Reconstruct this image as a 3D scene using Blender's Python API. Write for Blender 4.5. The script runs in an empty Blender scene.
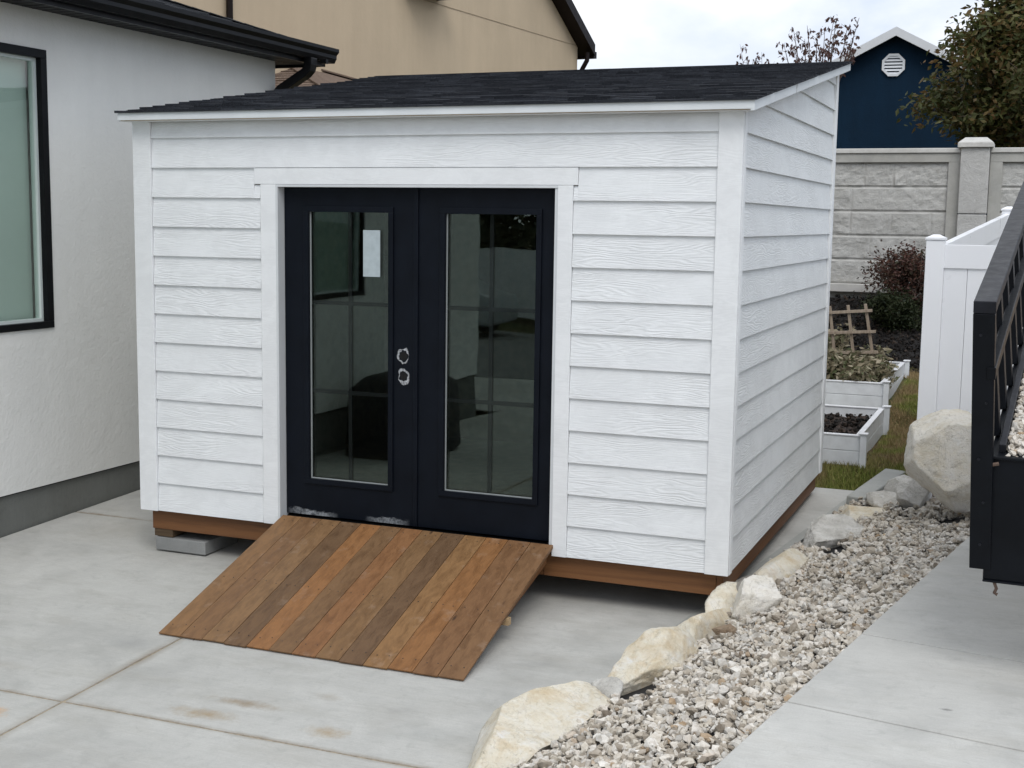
import bpy, bmesh, math, random
import numpy as np
from mathutils import Vector, Matrix, noise
R = math.radians
rnd = random.Random(7)
C = bpy.context.scene.collection
scene = bpy.context.scene

# ------------------------------------------------------------------ mesh builder
class MB:
    def __init__(s): s.v = []; s.f = []; s.c = []; s.cur = None
    def add(s, vs, fs):
        b = len(s.v); s.v += [tuple(x) for x in vs]; s.f += [tuple(i + b for i in f) for f in fs]
        s.c += [s.cur] * len(fs)
        return s
    def box(s, x0, x1, y0, y1, z0, z1):
        vs = [(x0,y0,z0),(x1,y0,z0),(x1,y1,z0),(x0,y1,z0),(x0,y0,z1),(x1,y0,z1),(x1,y1,z1),(x0,y1,z1)]
        return s.add(vs, [(0,3,2,1),(4,5,6,7),(0,1,5,4),(1,2,6,5),(2,3,7,6),(3,0,4,7)])
    def hexa(s, p):   # 8 points, bottom loop then top loop
        return s.add(p, [(0,3,2,1),(4,5,6,7),(0,1,5,4),(1,2,6,5),(2,3,7,6),(3,0,4,7)])
    def obox(s, o, a, b, c):  # origin corner + three edge vectors
        o, a, b, c = map(Vector, (o, a, b, c))
        return s.hexa([o, o+a, o+a+b, o+b, o+c, o+a+c, o+a+b+c, o+b+c])
    def prism(s, poly, vec):
        n = len(poly); v = Vector(vec); P = [Vector(p) for p in poly]
        return s.add(P + [p+v for p in P], [tuple(range(n))[::-1], tuple(range(n, 2*n))] + [(i, (i+1) % n, n+(i+1) % n, n+i) for i in range(n)])
    def bar(s, p, q, w, h, up=(0,0,1)):
        p, q = Vector(p), Vector(q); d = (q-p).normalized(); sd = d.cross(Vector(up)).normalized(); u = sd.cross(d).normalized()
        return s.obox(p - sd*w/2 - u*h/2, q-p, sd*w, u*h)
    def tube(s, pts, rad, n=10, cap=True):
        pts = [Vector(p) for p in pts]; m = len(pts)
        rs = rad if isinstance(rad, (list, tuple)) else [rad]*m
        vs = []; fs = []; ref = None
        for i, p in enumerate(pts):
            d = (pts[min(i+1, m-1)] - pts[max(i-1, 0)]).normalized()
            if ref is None: ref = d.orthogonal().normalized()
            ref = (ref - d*ref.dot(d)).normalized(); b = d.cross(ref)
            for k in range(n):
                a = 2*math.pi*k/n; vs.append(p + (ref*math.cos(a) + b*math.sin(a))*rs[i])
        for i in range(m-1):
            for k in range(n):
                fs.append((i*n+k, i*n+(k+1) % n, (i+1)*n+(k+1) % n, (i+1)*n+k))
        if cap: fs += [tuple(range(n))[::-1], tuple(range((m-1)*n, m*n))]
        return s.add(vs, fs)
    def disc(s, c, nrm, r, h, n=20):
        c = Vector(c); d = Vector(nrm).normalized()
        return s.tube([c, c+d*h], r, n)
    def mesh(s, name):
        me = bpy.data.meshes.new(name); me.from_pydata(s.v, [], s.f)
        if any(c is not None for c in s.c):
            at = me.color_attributes.new('Col', 'FLOAT_COLOR', 'CORNER'); buf = []
            for f, c in zip(s.f, s.c): buf += list(((c or (1,1,1)) + (1,)) * len(f))
            at.data.foreach_set('color', buf)
        me.update(); return me
    def build(s, name, mat, parent=None, bevel=0, smooth=False):
        me = s.mesh(name)
        if parent is not None:
            me.transform(Matrix.Translation(-wloc(parent)))
        o = bpy.data.objects.new(name, me); C.objects.link(o); me.materials.append(mat)
        if parent is not None: o.parent = parent
        if bevel:
            m = o.modifiers.new('bevel', 'BEVEL'); m.width = bevel; m.segments = 2; m.limit_method = 'ANGLE'; m.angle_limit = R(40)
        if smooth: me.polygons.foreach_set('use_smooth', [True]*len(me.polygons))
        return o
def wloc(o):
    v = Vector((0,0,0))
    while o is not None: v = v + o.location; o = o.parent
    return v
def npobj(name, V, F, mat, parent=None, smooth=False):
    """fast object from numpy arrays, F of one polygon size"""
    me = bpy.data.meshes.new(name); n, k = F.shape
    me.vertices.add(len(V)); me.vertices.foreach_set('co', V.astype(np.float32).ravel())
    me.loops.add(n*k); me.loops.foreach_set('vertex_index', F.astype(np.int32).ravel())
    me.polygons.add(n); me.polygons.foreach_set('loop_start', np.arange(0, n*k, k, dtype=np.int32))
    me.polygons.foreach_set('use_smooth', np.full(n, smooth))
    me.update(calc_edges=True); me.validate()
    if parent is not None: me.transform(Matrix.Translation(-wloc(parent)))
    o = bpy.data.objects.new(name, me); C.objects.link(o); me.materials.append(mat)
    if parent is not None: o.parent = parent
    return o
def tag(o, label=None, cat=None, group=None, kind=None):
    if label: o['label'] = label
    if cat: o['category'] = cat
    if group: o['group'] = group
    if kind: o['kind'] = kind
    return o
def thing(name, loc, label, cat, group=None):
    o = bpy.data.objects.new(name, None); o.location = loc; o.empty_display_size = .2; C.objects.link(o)
    return tag(o, label, cat, group)
def clip(poly, f):
    """keep the part of a 2D polygon where f(p) >= 0 (f linear)"""
    out = []
    for i in range(len(poly)):
        p, q = poly[i], poly[(i+1) % len(poly)]; a, b = f(p), f(q)
        if a >= 0: out.append(p)
        if a*b < 0:
            t = a/(a-b); out.append(tuple(p[j] + t*(q[j]-p[j]) for j in range(len(p))))
    return out

# ------------------------------------------------------------------ materials
class N:
    def __init__(s, name):
        s.m = bpy.data.materials.new(name); s.m.use_nodes = True; s.t = s.m.node_tree; s.b = s.t.nodes['Principled BSDF']
        s.out = s.t.nodes['Material Output']
        s.co = s.t.nodes.new('ShaderNodeTexCoord').outputs['Object']
    def new(s, ty, **k):
        n = s.t.nodes.new(ty)
        for a, b in k.items(): setattr(n, a, b)
        return n
    def link(s, a, b): s.t.links.new(a, b)
    def set(s, inp, v):
        if hasattr(v, 'is_output'): s.link(v, inp)
        else: inp.default_value = v
    def math(s, op, a, b=0.0, c=None, clamp=False):
        n = s.new('ShaderNodeMath', operation=op, use_clamp=clamp); s.set(n.inputs[0], a); s.set(n.inputs[1], b)
        if c is not None: s.set(n.inputs[2], c)
        return n.outputs[0]
    def vmath(s, op, a, b=(0,0,0)):
        n = s.new('ShaderNodeVectorMath', operation=op); s.set(n.inputs[0], a); s.set(n.inputs[1], b); return n.outputs[0]
    def scale(s, sc, co=None, loc=(0,0,0)):
        n = s.new('ShaderNodeMapping'); s.link(co or s.co, n.inputs[0]); s.set(n.inputs['Scale'], sc); s.set(n.inputs['Location'], loc); return n.outputs[0]
    def noise(s, sc, det=4, rough=.55, co=None, dist=0):
        n = s.new('ShaderNodeTexNoise'); s.link(co or s.co, n.inputs['Vector']); n.inputs['Scale'].default_value = sc
        n.inputs['Detail'].default_value = det; n.inputs['Roughness'].default_value = rough; n.inputs['Distortion'].default_value = dist
        return n.outputs['Fac']
    def vor(s, sc, co=None, out='Distance', feat='F1'):
        n = s.new('ShaderNodeTexVoronoi', feature=feat); s.link(co or s.co, n.inputs['Vector']); n.inputs['Scale'].default_value = sc; return n.outputs[out]
    def ramp(s, fac, stops):
        n = s.new('ShaderNodeValToRGB'); s.link(fac, n.inputs[0]); e = n.color_ramp.elements
        for i, (p, c) in enumerate(stops):
            x = e[i] if i < 2 else e.new(p)
            x.position = p; x.color = (c[0], c[1], c[2], 1) if hasattr(c, '__len__') else (c, c, c, 1)
        return n.outputs[0]
    def mix(s, f, a, b, mode='MIX'):
        n = s.new('ShaderNodeMix', data_type='RGBA', blend_type=mode); s.set(n.inputs[0], f)
        for i, v in ((6, a), (7, b)):
            s.set(n.inputs[i], v if hasattr(v, 'is_output') or len(v) == 4 else (*v, 1))
        return n.outputs[2]
    def island(s): return s.new('ShaderNodeNewGeometry').outputs['Random Per Island']
    def bump(s, h, strength=.5, dist=.01, prev=None):
        n = s.new('ShaderNodeBump'); s.link(h, n.inputs['Height']); n.inputs['Strength'].default_value = strength; n.inputs['Distance'].default_value = dist
        if prev: s.link(prev, n.inputs['Normal'])
        return n.outputs[0]
    def done(s, col=None, rough=None, nrm=None, metal=0, spec=.5):
        if col is not None: s.set(s.b.inputs['Base Color'], col if hasattr(col, 'is_output') or len(col) == 4 else (*col, 1))
        if rough is not None: s.set(s.b.inputs['Roughness'], rough)
        if nrm is not None: s.link(nrm, s.b.inputs['Normal'])
        s.b.inputs['Metallic'].default_value = metal; s.b.inputs['Specular IOR Level'].default_value = spec
        return s.m
def simple(name, c, rough=.6, var=.12, sc=6, bump=0, bsc=60, metal=0, spec=.5, bd=.003):
    m = N(name); f = m.ramp(m.noise(sc, 5), [(.3, tuple(x*(1-var) for x in c)), (.7, tuple(min(1, x*(1+var)) for x in c))])
    return m.done(f, m.ramp(m.noise(sc*2.3, 3), [(.2, max(0, rough-.08)), (.8, min(1, rough+.08))]), m.bump(m.noise(bsc, 4), bump, bd) if bump else None, metal, spec)

def m_siding(name, base=(.79,.808,.815), amt=.5):
    m = N(name); isl = m.island()
    off = m.new('ShaderNodeCombineXYZ'); m.set(off.inputs[0], m.math('MULTIPLY', isl, 31.7)); m.set(off.inputs[1], m.math('MULTIPLY', isl, 17.3)); m.set(off.inputs[2], m.math('MULTIPLY', isl, 3.1))
    co = m.vmath('ADD', m.co, off.outputs[0])
    cs = m.scale((1.3, 1.3, 9), co)
    warp = m.noise(.9, 3, .5, cs)
    sep = m.new('ShaderNodeSeparateXYZ'); m.link(co, sep.inputs[0])
    ph = m.math('ADD', m.math('MULTIPLY', sep.outputs[2], 110), m.math('MULTIPLY', warp, 52))
    rings = m.math('SINE', m.math('MULTIPLY', ph, 2.2))
    rings = m.math('MULTIPLY', m.math('ADD', rings, 1), .5)
    fine = m.noise(1, 5, .7, m.scale((14, 14, 190), co))
    mask = m.ramp(m.noise(1.1, 2, .5, m.scale((1, 1, 3), co)), [(.40, .15), (.60, 1)])
    h = m.math('ADD', m.math('MULTIPLY', m.math('MULTIPLY', rings, mask), .8), m.math('MULTIPLY', fine, .8))
    nr = m.bump(h, amt, .004)
    blot = m.noise(2.2, 5, .6, co)
    col = m.ramp(blot, [(.3, tuple(x*.93 for x in base)), (.65, base)])
    col = m.mix(m.math('MULTIPLY', m.math('MULTIPLY', rings, mask), .10), col, tuple(x*.6 for x in base))
    smear = m.noise(4.5, 6, .72, m.scale((1, 1, 1.6)), .8); col = m.mix(m.ramp(smear, [(.42, .30), (.56, 0)]), col, tuple(x*.80 for x in base))
    dirt = m.ramp(m.noise(5, 6, .7, m.scale((.6, .6, 1.5), co)), [(.60, 0), (.8, .22)])
    col = m.mix(dirt, col, (.55,.55,.52))
    return m.done(col, m.ramp(fine, [(.2, .42), (.8, .62)]), nr)
def m_wood(name, tones, gx=1, axis='y', sc=1.0, rough=.62, wear=.0):
    """boards: grain runs along axis; tone picked per board (mesh island)"""
    m = N(name); isl = m.island()
    off = m.new('ShaderNodeCombineXYZ'); m.set(off.inputs[0], m.math('MULTIPLY', isl, 23.7)); m.set(off.inputs[1], m.math('MULTIPLY', isl, 47.3)); m.set(off.inputs[2], m.math('MULTIPLY', isl, 9.1))
    co = m.vmath('ADD', m.co, off.outputs[0])
    long, cr = 1.2*sc, 26*sc
    s3 = {'y': (cr, long, cr), 'x': (long, cr, cr), 'z': (cr, cr, long)}[axis]
    g = m.noise(1, 6, .65, m.scale(s3, co), .6)
    g2 = m.noise(1, 4, .6, m.scale(tuple(x*4 if x > 5 else x*2 for x in s3), co))
    kn = m.vor(1, m.scale({'y': (7, 1.6, 7), 'x': (1.6, 7, 7), 'z': (7, 7, 1.6)}[axis], co))
    knot = m.ramp(kn, [(.03, 1), (.09, 0)])
    att = m.new('ShaderNodeAttribute', attribute_name='Col')
    base = att.outputs['Color'] if tones is None else m.ramp(isl, [(i/max(1, len(tones)-1), t) for i, t in enumerate(tones)])
    col = m.mix(m.ramp(g, [(.30, .6), (.58, 0)]), base, m.mix(1.0, base, (.38,.32,.27), 'MULTIPLY'))
    col = m.mix(m.ramp(g2, [(.5, 0), (.75, .35)]), col, m.mix(1.0, base, (1.35,1.3,1.2), 'MULTIPLY'))
    col = m.mix(m.math('MULTIPLY', knot, .8), col, (.035,.018,.01))
    col = m.mix(m.ramp(m.noise(6, 5, .7, co), [(.58, 0), (.78, wear)]), col, (.36,.27,.2))
    nr = m.bump(m.math('ADD', g, m.math('MULTIPLY', g2, .6)), .35, .004)
    return m.done(col, m.ramp(g, [(.3, rough-.12), (.7, rough+.1)]), nr, spec=.35)
def m_concrete(name, base, stain=True, joints=None, spots=(), dark=()):
    m = N(name)
    big = m.noise(.55, 5, .6); mid = m.noise(3.3, 6, .65, dist=.4); fine = m.noise(130, 3, .7); broom = m.noise(1, 4, .7, m.scale((8, 150, 8)))
    f = m.math('ADD', m.math('MULTIPLY', big, .55), m.math('MULTIPLY', mid, .45))
    col = m.ramp(f, [(.36, tuple(x*.78 for x in base)), (.5, base), (.62, tuple(x*1.13 for x in base))])
    col = m.mix(m.ramp(m.noise(1.7, 6, .7, m.scale((1, 2.6, 1))), [(.50, 0), (.70, .42)]), col, (base[0]*.74, base[1]*.71, base[2]*.66))
    col = m.mix(m.ramp(fine, [(.3, .22), (.6, 0)]), col, tuple(x*.6 for x in base))
    sep = m.new('ShaderNodeSeparateXYZ'); m.link(m.co, sep.inputs[0])
    wob = m.math('MULTIPLY', m.math('SUBTRACT', m.noise(9, 5, .7), .5), .05)
    for ax, val, wd in (joints or []):
        d = m.math('ABSOLUTE', m.math('SUBTRACT', sep.outputs[ax], val))
        k = m.math('SUBTRACT', 1, m.math('DIVIDE', m.math('SUBTRACT', d, wob), wd*1.1), clamp=True)
        col = m.mix(m.math('MULTIPLY', m.math('MULTIPLY', k, .9), m.ramp(m.noise(2.3, 4), [(.35, .25), (.6, 1)])), col, (.25,.205,.15))
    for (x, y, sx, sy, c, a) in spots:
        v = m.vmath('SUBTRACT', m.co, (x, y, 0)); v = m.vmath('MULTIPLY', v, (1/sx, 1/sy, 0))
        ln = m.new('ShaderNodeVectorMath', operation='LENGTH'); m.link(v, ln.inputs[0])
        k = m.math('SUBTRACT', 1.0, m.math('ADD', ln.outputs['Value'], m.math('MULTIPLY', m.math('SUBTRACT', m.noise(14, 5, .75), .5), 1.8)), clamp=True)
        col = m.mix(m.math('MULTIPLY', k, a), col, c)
    col = m.mix(m.ramp(broom, [(.40, .16), (.55, 0)]), col, tuple(x*.6 for x in base))
    col = m.mix(m.ramp(m.noise(11, 8, .8, dist=.6), [(.36, .32), (.47, 0)]), col, tuple(x*.66 for x in base))
    pit = m.ramp(m.vor(34), [(.05, 1), (.1, 0)])
    pm = m.ramp(m.noise(1.3, 3), [(.52, 0), (.7, .5)])
    col = m.mix(m.math('MULTIPLY', pit, pm), col, tuple(x*.45 for x in base))
    nr = m.bump(m.math('ADD', fine, broom), .30, .003); nr = m.bump(mid, .25, .006, nr)
    return m.done(col, m.ramp(mid, [(.3, .62), (.7, .85)]), nr, spec=.35)
def m_rock(name, cols, sc=6, veins=.35):
    m = N(name); oi = m.new('ShaderNodeObjectInfo').outputs['Random']
    off = m.new('ShaderNodeCombineXYZ'); m.set(off.inputs[0], m.math('MULTIPLY', oi, 20)); co = m.vmath('ADD', m.co, off.outputs[0])
    a = m.noise(sc, 10, .72, co, .6); b = m.noise(sc*6, 8, .78, co); c = m.noise(sc*.4, 3, .5, co)
    st = m.noise(sc*1.2, 9, .75, m.scale((1, 1, 4), co), 1.2)
    f = m.math('ADD', m.math('MULTIPLY', a, .5), m.math('ADD', m.math('MULTIPLY', c, .25), m.math('MULTIPLY', st, .25)))
    col = m.ramp(f, [(.36, cols[0]), (.43, cols[1]), (.50, cols[2]), (.58, cols[3])])
    col = m.mix(m.ramp(b, [(.33, .5), (.43, 0)]), col, tuple(x*.55 for x in cols[1]))
    col = m.mix(m.ramp(m.noise(sc*2.1, 6, .7, co), [(.60, 0), (.68, .5)]), col, tuple(min(.85, x*1.25) for x in cols[3]))
    if cols[3][0] > .85: col = m.mix(m.ramp(m.noise(3.2, 7, .7, co, .7), [(.52, 0), (.64, .6)]), col, (.62,.47,.27))
    rg_ = m.math('ABSOLUTE', m.math('SUBTRACT', m.noise(sc*1.1, 5, .6, co, .8), .5))
    col = m.mix(m.math('MULTIPLY', m.ramp(rg_, [(0, 1), (.012, 0)]), veins + .25), col, tuple(x*.45 for x in cols[0]))
    pits = m.ramp(m.vor(sc*13, co), [(.12, 0), (.3, 1)])
    nr = m.bump(pits, .5, .008); nr = m.bump(b, .9, .012, nr); nr = m.bump(a, .8, .035, nr)
    return m.done(col, .88, nr, spec=.25)
def m_shingle(name, dark, light):
    m = N(name); isl = m.island()
    gr = m.noise(420, 2, .8); bl = m.noise(16, 4, .7)
    base = m.ramp(isl, [(0, dark), (.45, tuple((a+b)/2 for a, b in zip(dark, light))), (.8, light), (1, dark)])
    col = m.mix(m.ramp(bl, [(.4, .5), (.62, 0)]), base, dark)
    col = m.mix(m.ramp(gr, [(.52, 0), (.66, .55)]), col, tuple(min(1, x*3.0+.02) for x in light))
    return m.done(col, .92, m.bump(gr, .7, .004), spec=.25)
def m_leaf(name, cols, trans=.25):
    m = N(name); isl = m.island()
    col = m.ramp(isl, [(i/(len(cols)-1), c) for i, c in enumerate(cols)])
    col = m.mix(m.ramp(m.noise(1.3, 3), [(.4, 0), (.65, .5)]), col, tuple(x*.6 for x in cols[0]))
    m.done(col, .55, spec=.3)
    tr = m.new('ShaderNodeBsdfTranslucent'); m.link(col, tr.inputs[0])
    mx = m.new('ShaderNodeMixShader'); mx.inputs[0].default_value = trans; m.link(m.b.outputs[0], mx.inputs[1]); m.link(tr.outputs[0], mx.inputs[2])
    m.link(mx.outputs[0], m.out.inputs[0]); return m.m
def m_glass(name, tint=(.9,.95,.93), ior=1.5, mult=1.6, refl=(1,1,1)):
    m = N(name); g = m.new('ShaderNodeBsdfGlossy'); g.inputs['Roughness'].default_value = .004; g.inputs['Color'].default_value = (*refl, 1)
    wav = m.bump(m.noise(1.2, 2), .035, .05); m.link(wav, g.inputs['Normal'])
    t = m.new('ShaderNodeBsdfTransparent'); t.inputs['Color'].default_value = (*tint, 1)
    fr = m.new('ShaderNodeFresnel'); fr.inputs['IOR'].default_value = ior
    geo = m.new('ShaderNodeNewGeometry')
    # the pane is a single sheet: the same reflectance from either side
    lw = m.new('ShaderNodeLayerWeight'); lw.inputs['Blend'].default_value = .5
    c = m.math('SUBTRACT', 1, lw.outputs['Facing']); s5 = m.math('POWER', m.math('SUBTRACT', 1, c), 5)
    fac = m.math('MULTIPLY', m.math('ADD', .04, m.math('MULTIPLY', s5, .96)), mult, clamp=True)
    mx = m.new('ShaderNodeMixShader'); m.link(fac, mx.inputs[0]); m.link(t.outputs[0], mx.inputs[1]); m.link(g.outputs[0], mx.inputs[2]); m.link(mx.outputs[0], m.out.inputs[0])
    return m.m

M = {}
M['siding'] = m_siding('white_lap_siding')
M['side_siding'] = m_siding('white_siding_shaded', (.72,.74,.74), .45)  # same white boards; the side's dimmer light is put into a darker base
M['trim'] = m_siding('white_trim_board', (.81,.825,.83), .10)
M['fascia'] = simple('painted_metal_edge', (.66,.69,.70), .4, .08, 3)
M['shingle'] = m_shingle('black_shingle', (.006,.0072,.010), (.038,.042,.051))
M['brown_shingle'] = m_shingle('brown_shingle', (.085,.058,.044), (.18,.135,.105))
M['grey_shingle'] = m_shingle('charcoal_shingle', (.025,.027,.031), (.07,.074,.08))
M['ramp_wood'] = m_wood('stained_ramp_board', None, axis='y', wear=.5)
M['skirt_wood'] = m_wood('stained_floor_frame', [(.155,.068,.026),(.19,.085,.032)], axis='x')
M['skirt_wood_y'] = m_wood('stained_floor_frame_side', [(.15,.066,.026),(.18,.080,.030)], axis='y')
M['raw_wood'] = m_wood('untreated_lumber', [(.45,.31,.17),(.52,.38,.22)], axis='x')
M['dark_wood'] = m_wood('dark_lumber', [(.09,.06,.035),(.13,.09,.05)], axis='x')  # plain darker lumber tones for the shims
M['grey_wood'] = m_wood('weathered_trellis_wood', [(.33,.27,.21),(.40,.33,.26)], axis='z', sc=2)
M['osb'] = simple('inner_sheathing', (.16,.12,.08), .8, .25, 14)
def m_door(scraped=True):
    m = N('navy_door_paint'); base = (.0042,.0060,.0100)
    co = m.co; sep = m.new('ShaderNodeSeparateXYZ'); m.link(co, sep.inputs[0])
    col = m.ramp(m.noise(5, 5), [(.3, tuple(x*.8 for x in base)), (.7, tuple(x*1.3 for x in base))])
    # scraped primer near the foot of the leaf
    low = m.math('SUBTRACT', 1, m.math('DIVIDE', m.math('SUBTRACT', sep.outputs[2], .0), .085), clamp=True)
    n1 = m.noise(7, 6, .75, m.scale((1, 1, 2.6))); 
    px_ = sep.outputs[0]
    def win_(c, h_): return m.math('SUBTRACT', 1, m.math('POWER', m.math('DIVIDE', m.math('ABSOLUTE', m.math('SUBTRACT', px_, c)), h_), 2), clamp=True)
    patch = m.math('MAXIMUM', win_(-.27, .19), m.math('MULTIPLY', win_(.27, .16), .75)) if scraped else m.math('MULTIPLY', px_, 0)
    k = m.ramp(m.math('ADD', m.math('MULTIPLY', low, .55), m.math('MULTIPLY', n1, .8)), [(.72, 0), (.79, 1)])
    k = m.math('MULTIPLY', m.math('MULTIPLY', k, patch), m.ramp(low, [(0, 0), (.1, 1)]))
    k = m.math('MULTIPLY', k, m.ramp(m.noise(60, 4, .8), [(.35, .1), (.6, .8)]))
    col = m.mix(k, col, (.42,.44,.46))
    sc = m.noise(1, 3, .9, m.scale((90, 90, 2.0))); col = m.mix(m.ramp(sc, [(.70, 0), (.76, .25)]), col, (.09,.10,.12))
    return m.done(col, m.ramp(m.noise(12, 4), [(.3, .36), (.7, .5)]), m.bump(m.noise(40, 4), .08, .002), spec=.13)
M['door'] = m_door(); M['door_clean'] = m_door(False)
M['black'] = simple('black_paint', (.0045,.005,.006), .42, .3, 8, spec=.16)
M['gutter'] = simple('black_gutter_metal', (.0035,.0038,.0045), .38, .2, 4, spec=.2)
M['soffit'] = simple('black_soffit', (.016,.017,.018), .5, .2, 4, spec=.15)
M['film'] = simple('torn_film', (.30,.31,.325), .45, .8, 120, .5, 90)
M['paper'] = simple('paper_sheet', (.40,.46,.48), .7, .10, 20)
M['glass'] = m_glass('door_glass', (.78,.82,.80), mult=.9, refl=(.86,1,.93))
M['glass_in'] = m_glass('inner_door_glass', (.70,.75,.73), mult=1.8, refl=(.86,1,.93))
M['window_glass'] = m_glass('window_glass', (.80,.87,.83), mult=2.2)
M['blind'] = simple('window_blind', (.55,.62,.58), .8, .03, 2)
M['white_frame'] = simple('white_window_sash', (.62,.68,.66), .4, .03, 3)
M['hole'] = simple('dark_hole', (.003,.003,.003), .9, .1)
def m_stucco(name, c, sc=60, b=.35, var=.06):
    m = N(name)
    big = m.noise(.7, 6, .65); st = m.noise(1, 4, .6, m.scale((3, 3, .5)))
    col = m.ramp(m.math('ADD', m.math('MULTIPLY', big, .6), m.math('MULTIPLY', st, .4)), [(.35, tuple(x*(1-var*1.6) for x in c)), (.6, c), (.8, tuple(min(1, x*(1+var*.6)) for x in c))])
    n1 = m.noise(sc, 5, .7); n2 = m.noise(sc*.22, 3, .6)
    return m.done(col, .9, m.bump(m.math('ADD', n1, n2), b, .006), spec=.2)
M['stucco'] = m_stucco('light_grey_stucco', (.80,.795,.76), 32, .8, .05)
M['tan_stucco'] = m_stucco('tan_stucco', (.58,.465,.325), 25, .4, .08)
M['navy_stucco'] = m_stucco('navy_stucco', (.0042,.021,.046), 30, .6, .2)
M['foundation'] = m_concrete('foundation_concrete', (.155,.160,.148))
M['brown_trim'] = simple('dark_brown_trim', (.010,.006,.005), .5, .2, spec=.15)
M['block'] = m_concrete('grey_paver_block', (.27,.275,.27))
M['patio'] = m_concrete('patio_concrete', (.47,.465,.435), joints=[(0, 1.25, .05), (1, -2.27, .028), (1, .67, .03)],
    spots=[(1.98,-2.14,.22,.07,(.33,.25,.15),.9), (2.1,-1.96,.24,.05,(.27,.20,.12),.8), (2.62,-2.10,.13,.07,(.36,.28,.18),.9), (2.42,-1.74,.09,.05,(.30,.25,.19),.5), (1.02,-2.50,.10,.07,(.60,.30,.08),1.0),
           (.62,-2.0,.20,.06,(.33,.28,.22),.35), (-.55,.35,.35,.3,(.34,.31,.26),.4), (1.05,-1.5,.25,.12,(.24,.24,.24),.35), (3.05,-1.95,.22,.16,(.27,.28,.27),.3)])
M['driveway'] = m_concrete('driveway_concrete', (.48,.475,.445), spots=[(5.25,-.6,.5,.7,(.28,.28,.27),.2), (5.3,-2.0,.03,.02,(.03,.03,.03),.9), (5.62,-2.35,.03,.015,(.03,.03,.03),.9), (4.75,-1.75,.3,.25,(.33,.33,.31),.5)])  # the broad first spot paints the weak shade beneath the trailer
M['curb'] = m_concrete('curb_concrete', (.38,.385,.36))
M['grout'] = simple('joint_dirt', (.27,.225,.16), .9, .4, 30)
M['fabric'] = simple('black_landscape_fabric', (.012,.012,.013), .7, .3, 30, .4, 90)
M['lime'] = m_rock('limestone_cream', [(.56,.45,.29),(.71,.62,.46),(.79,.73,.60),(.855,.82,.74)], 5, .0)
M['limegrey'] = m_rock('limestone_grey', [(.34,.32,.29),(.52,.50,.455),(.64,.62,.57),(.78,.76,.72)], 6, .0)
M['boulder'] = m_rock('boulder_stone', [(.58,.50,.37),(.72,.655,.53),(.78,.735,.645),(.83,.80,.74)], 3.6, .12)
M['brownrock'] = m_rock('brown_stone', [(.14,.10,.07),(.22,.16,.11),(.30,.22,.15),(.36,.28,.20)], 8, .1)
def m_gravel():
    m = N('crushed_limestone'); isl = m.island()
    col = m.ramp(isl, [(0,(.27,.235,.19)),(.15,(.45,.40,.33)),(.35,(.60,.555,.475)),(.6,(.69,.65,.585)),(.80,(.49,.47,.43)),(.92,(.76,.73,.67)),(.97,(.42,.31,.20)),(1,(.22,.21,.195))])
    n = m.noise(38, 6, .7); col = m.mix(m.ramp(n, [(.38, .55), (.56, 0)]), col, m.mix(1.0, col, (.55,.5,.45), 'MULTIPLY'))
    return m.done(col, .85, m.bump(n, .4, .006), spec=.25)
M['gravel'] = m_gravel()
M['vinyl'] = simple('white_vinyl', (.80,.81,.83), .33, .02, 2, spec=.5)
M['bedvinyl'] = simple('white_bed_vinyl', (.76,.785,.81), .42, .08, 9)
M['soil'] = simple('dark_soil', (.035,.022,.016), .95, .6, 14, 1, 30, bd=.03)
M['mulch'] = simple('dark_mulch', (.008,.0065,.006), .9, .6, 20, 1, 40, bd=.03)
def m_chip():
    m = N('mulch_chip'); col = m.ramp(m.island(), [(0,(.004,.0035,.003)),(.7,(.012,.0095,.008)),(.93,(.035,.024,.018)),(1,(.08,.058,.042))]); return m.done(col, .85, spec=.3)
M['chip'] = m_chip()
def m_ground():
    m = N('lawn_ground'); a = m.noise(1.3, 5, .6); b = m.noise(22, 5, .7)
    col = m.ramp(a, [(.35,(.060,.075,.020)),(.5,(.095,.088,.032)),(.62,(.15,.10,.05))])
    return m.done(m.mix(m.ramp(b, [(.4,.6),(.6,0)]), col, (.035,.035,.015)), .95, m.bump(b, .8, .03), spec=.2)
M['ground'] = m_ground()
def m_grass():
    m = N('grass_blade'); a = m.noise(1.5, 4, .6)
    g = m.ramp(m.island(), [(0,(.13,.18,.035)),(.5,(.22,.25,.06)),(1,(.36,.34,.12))])
    d = m.ramp(m.island(), [(0,(.24,.17,.09)),(.6,(.38,.28,.15)),(1,(.20,.19,.07))])
    return m.done(m.mix(m.ramp(a, [(.44,0),(.56,1)]), g, d), .8, spec=.2)
M['grass'] = m_grass()
M['wallblock'] = m_rock('split_face_block', [(.39,.385,.36),(.45,.445,.42),(.49,.485,.46),(.53,.525,.50)], 5, -.25)
M['wallband'] = m_concrete('wall_band_concrete', (.42,.415,.385))
M['wallcap'] = m_concrete('wall_cap_concrete', (.60,.59,.56))
M['bark'] = simple('tree_bark', (.10,.075,.055), .9, .4, 12, .8, 30, bd=.02)
M['twig'] = simple('thin_twig', (.11,.075,.06), .9, .3, 12)
M['leaf_olive'] = m_leaf('autumn_leaf', [(.045,.062,.020),(.080,.092,.026),(.115,.112,.034),(.17,.095,.036),(.070,.085,.024)])
M['leaf_dark'] = m_leaf('dark_green_leaf', [(.015,.025,.010),(.03,.042,.014),(.045,.05,.02)])
M['leaf_red'] = m_leaf('purple_leaf', [(.035,.028,.022),(.075,.032,.025),(.12,.055,.040),(.05,.05,.025)])
M['leaf_sparse'] = m_leaf('brown_purple_leaf', [(.09,.045,.045),(.14,.075,.06),(.10,.07,.05)])
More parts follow.
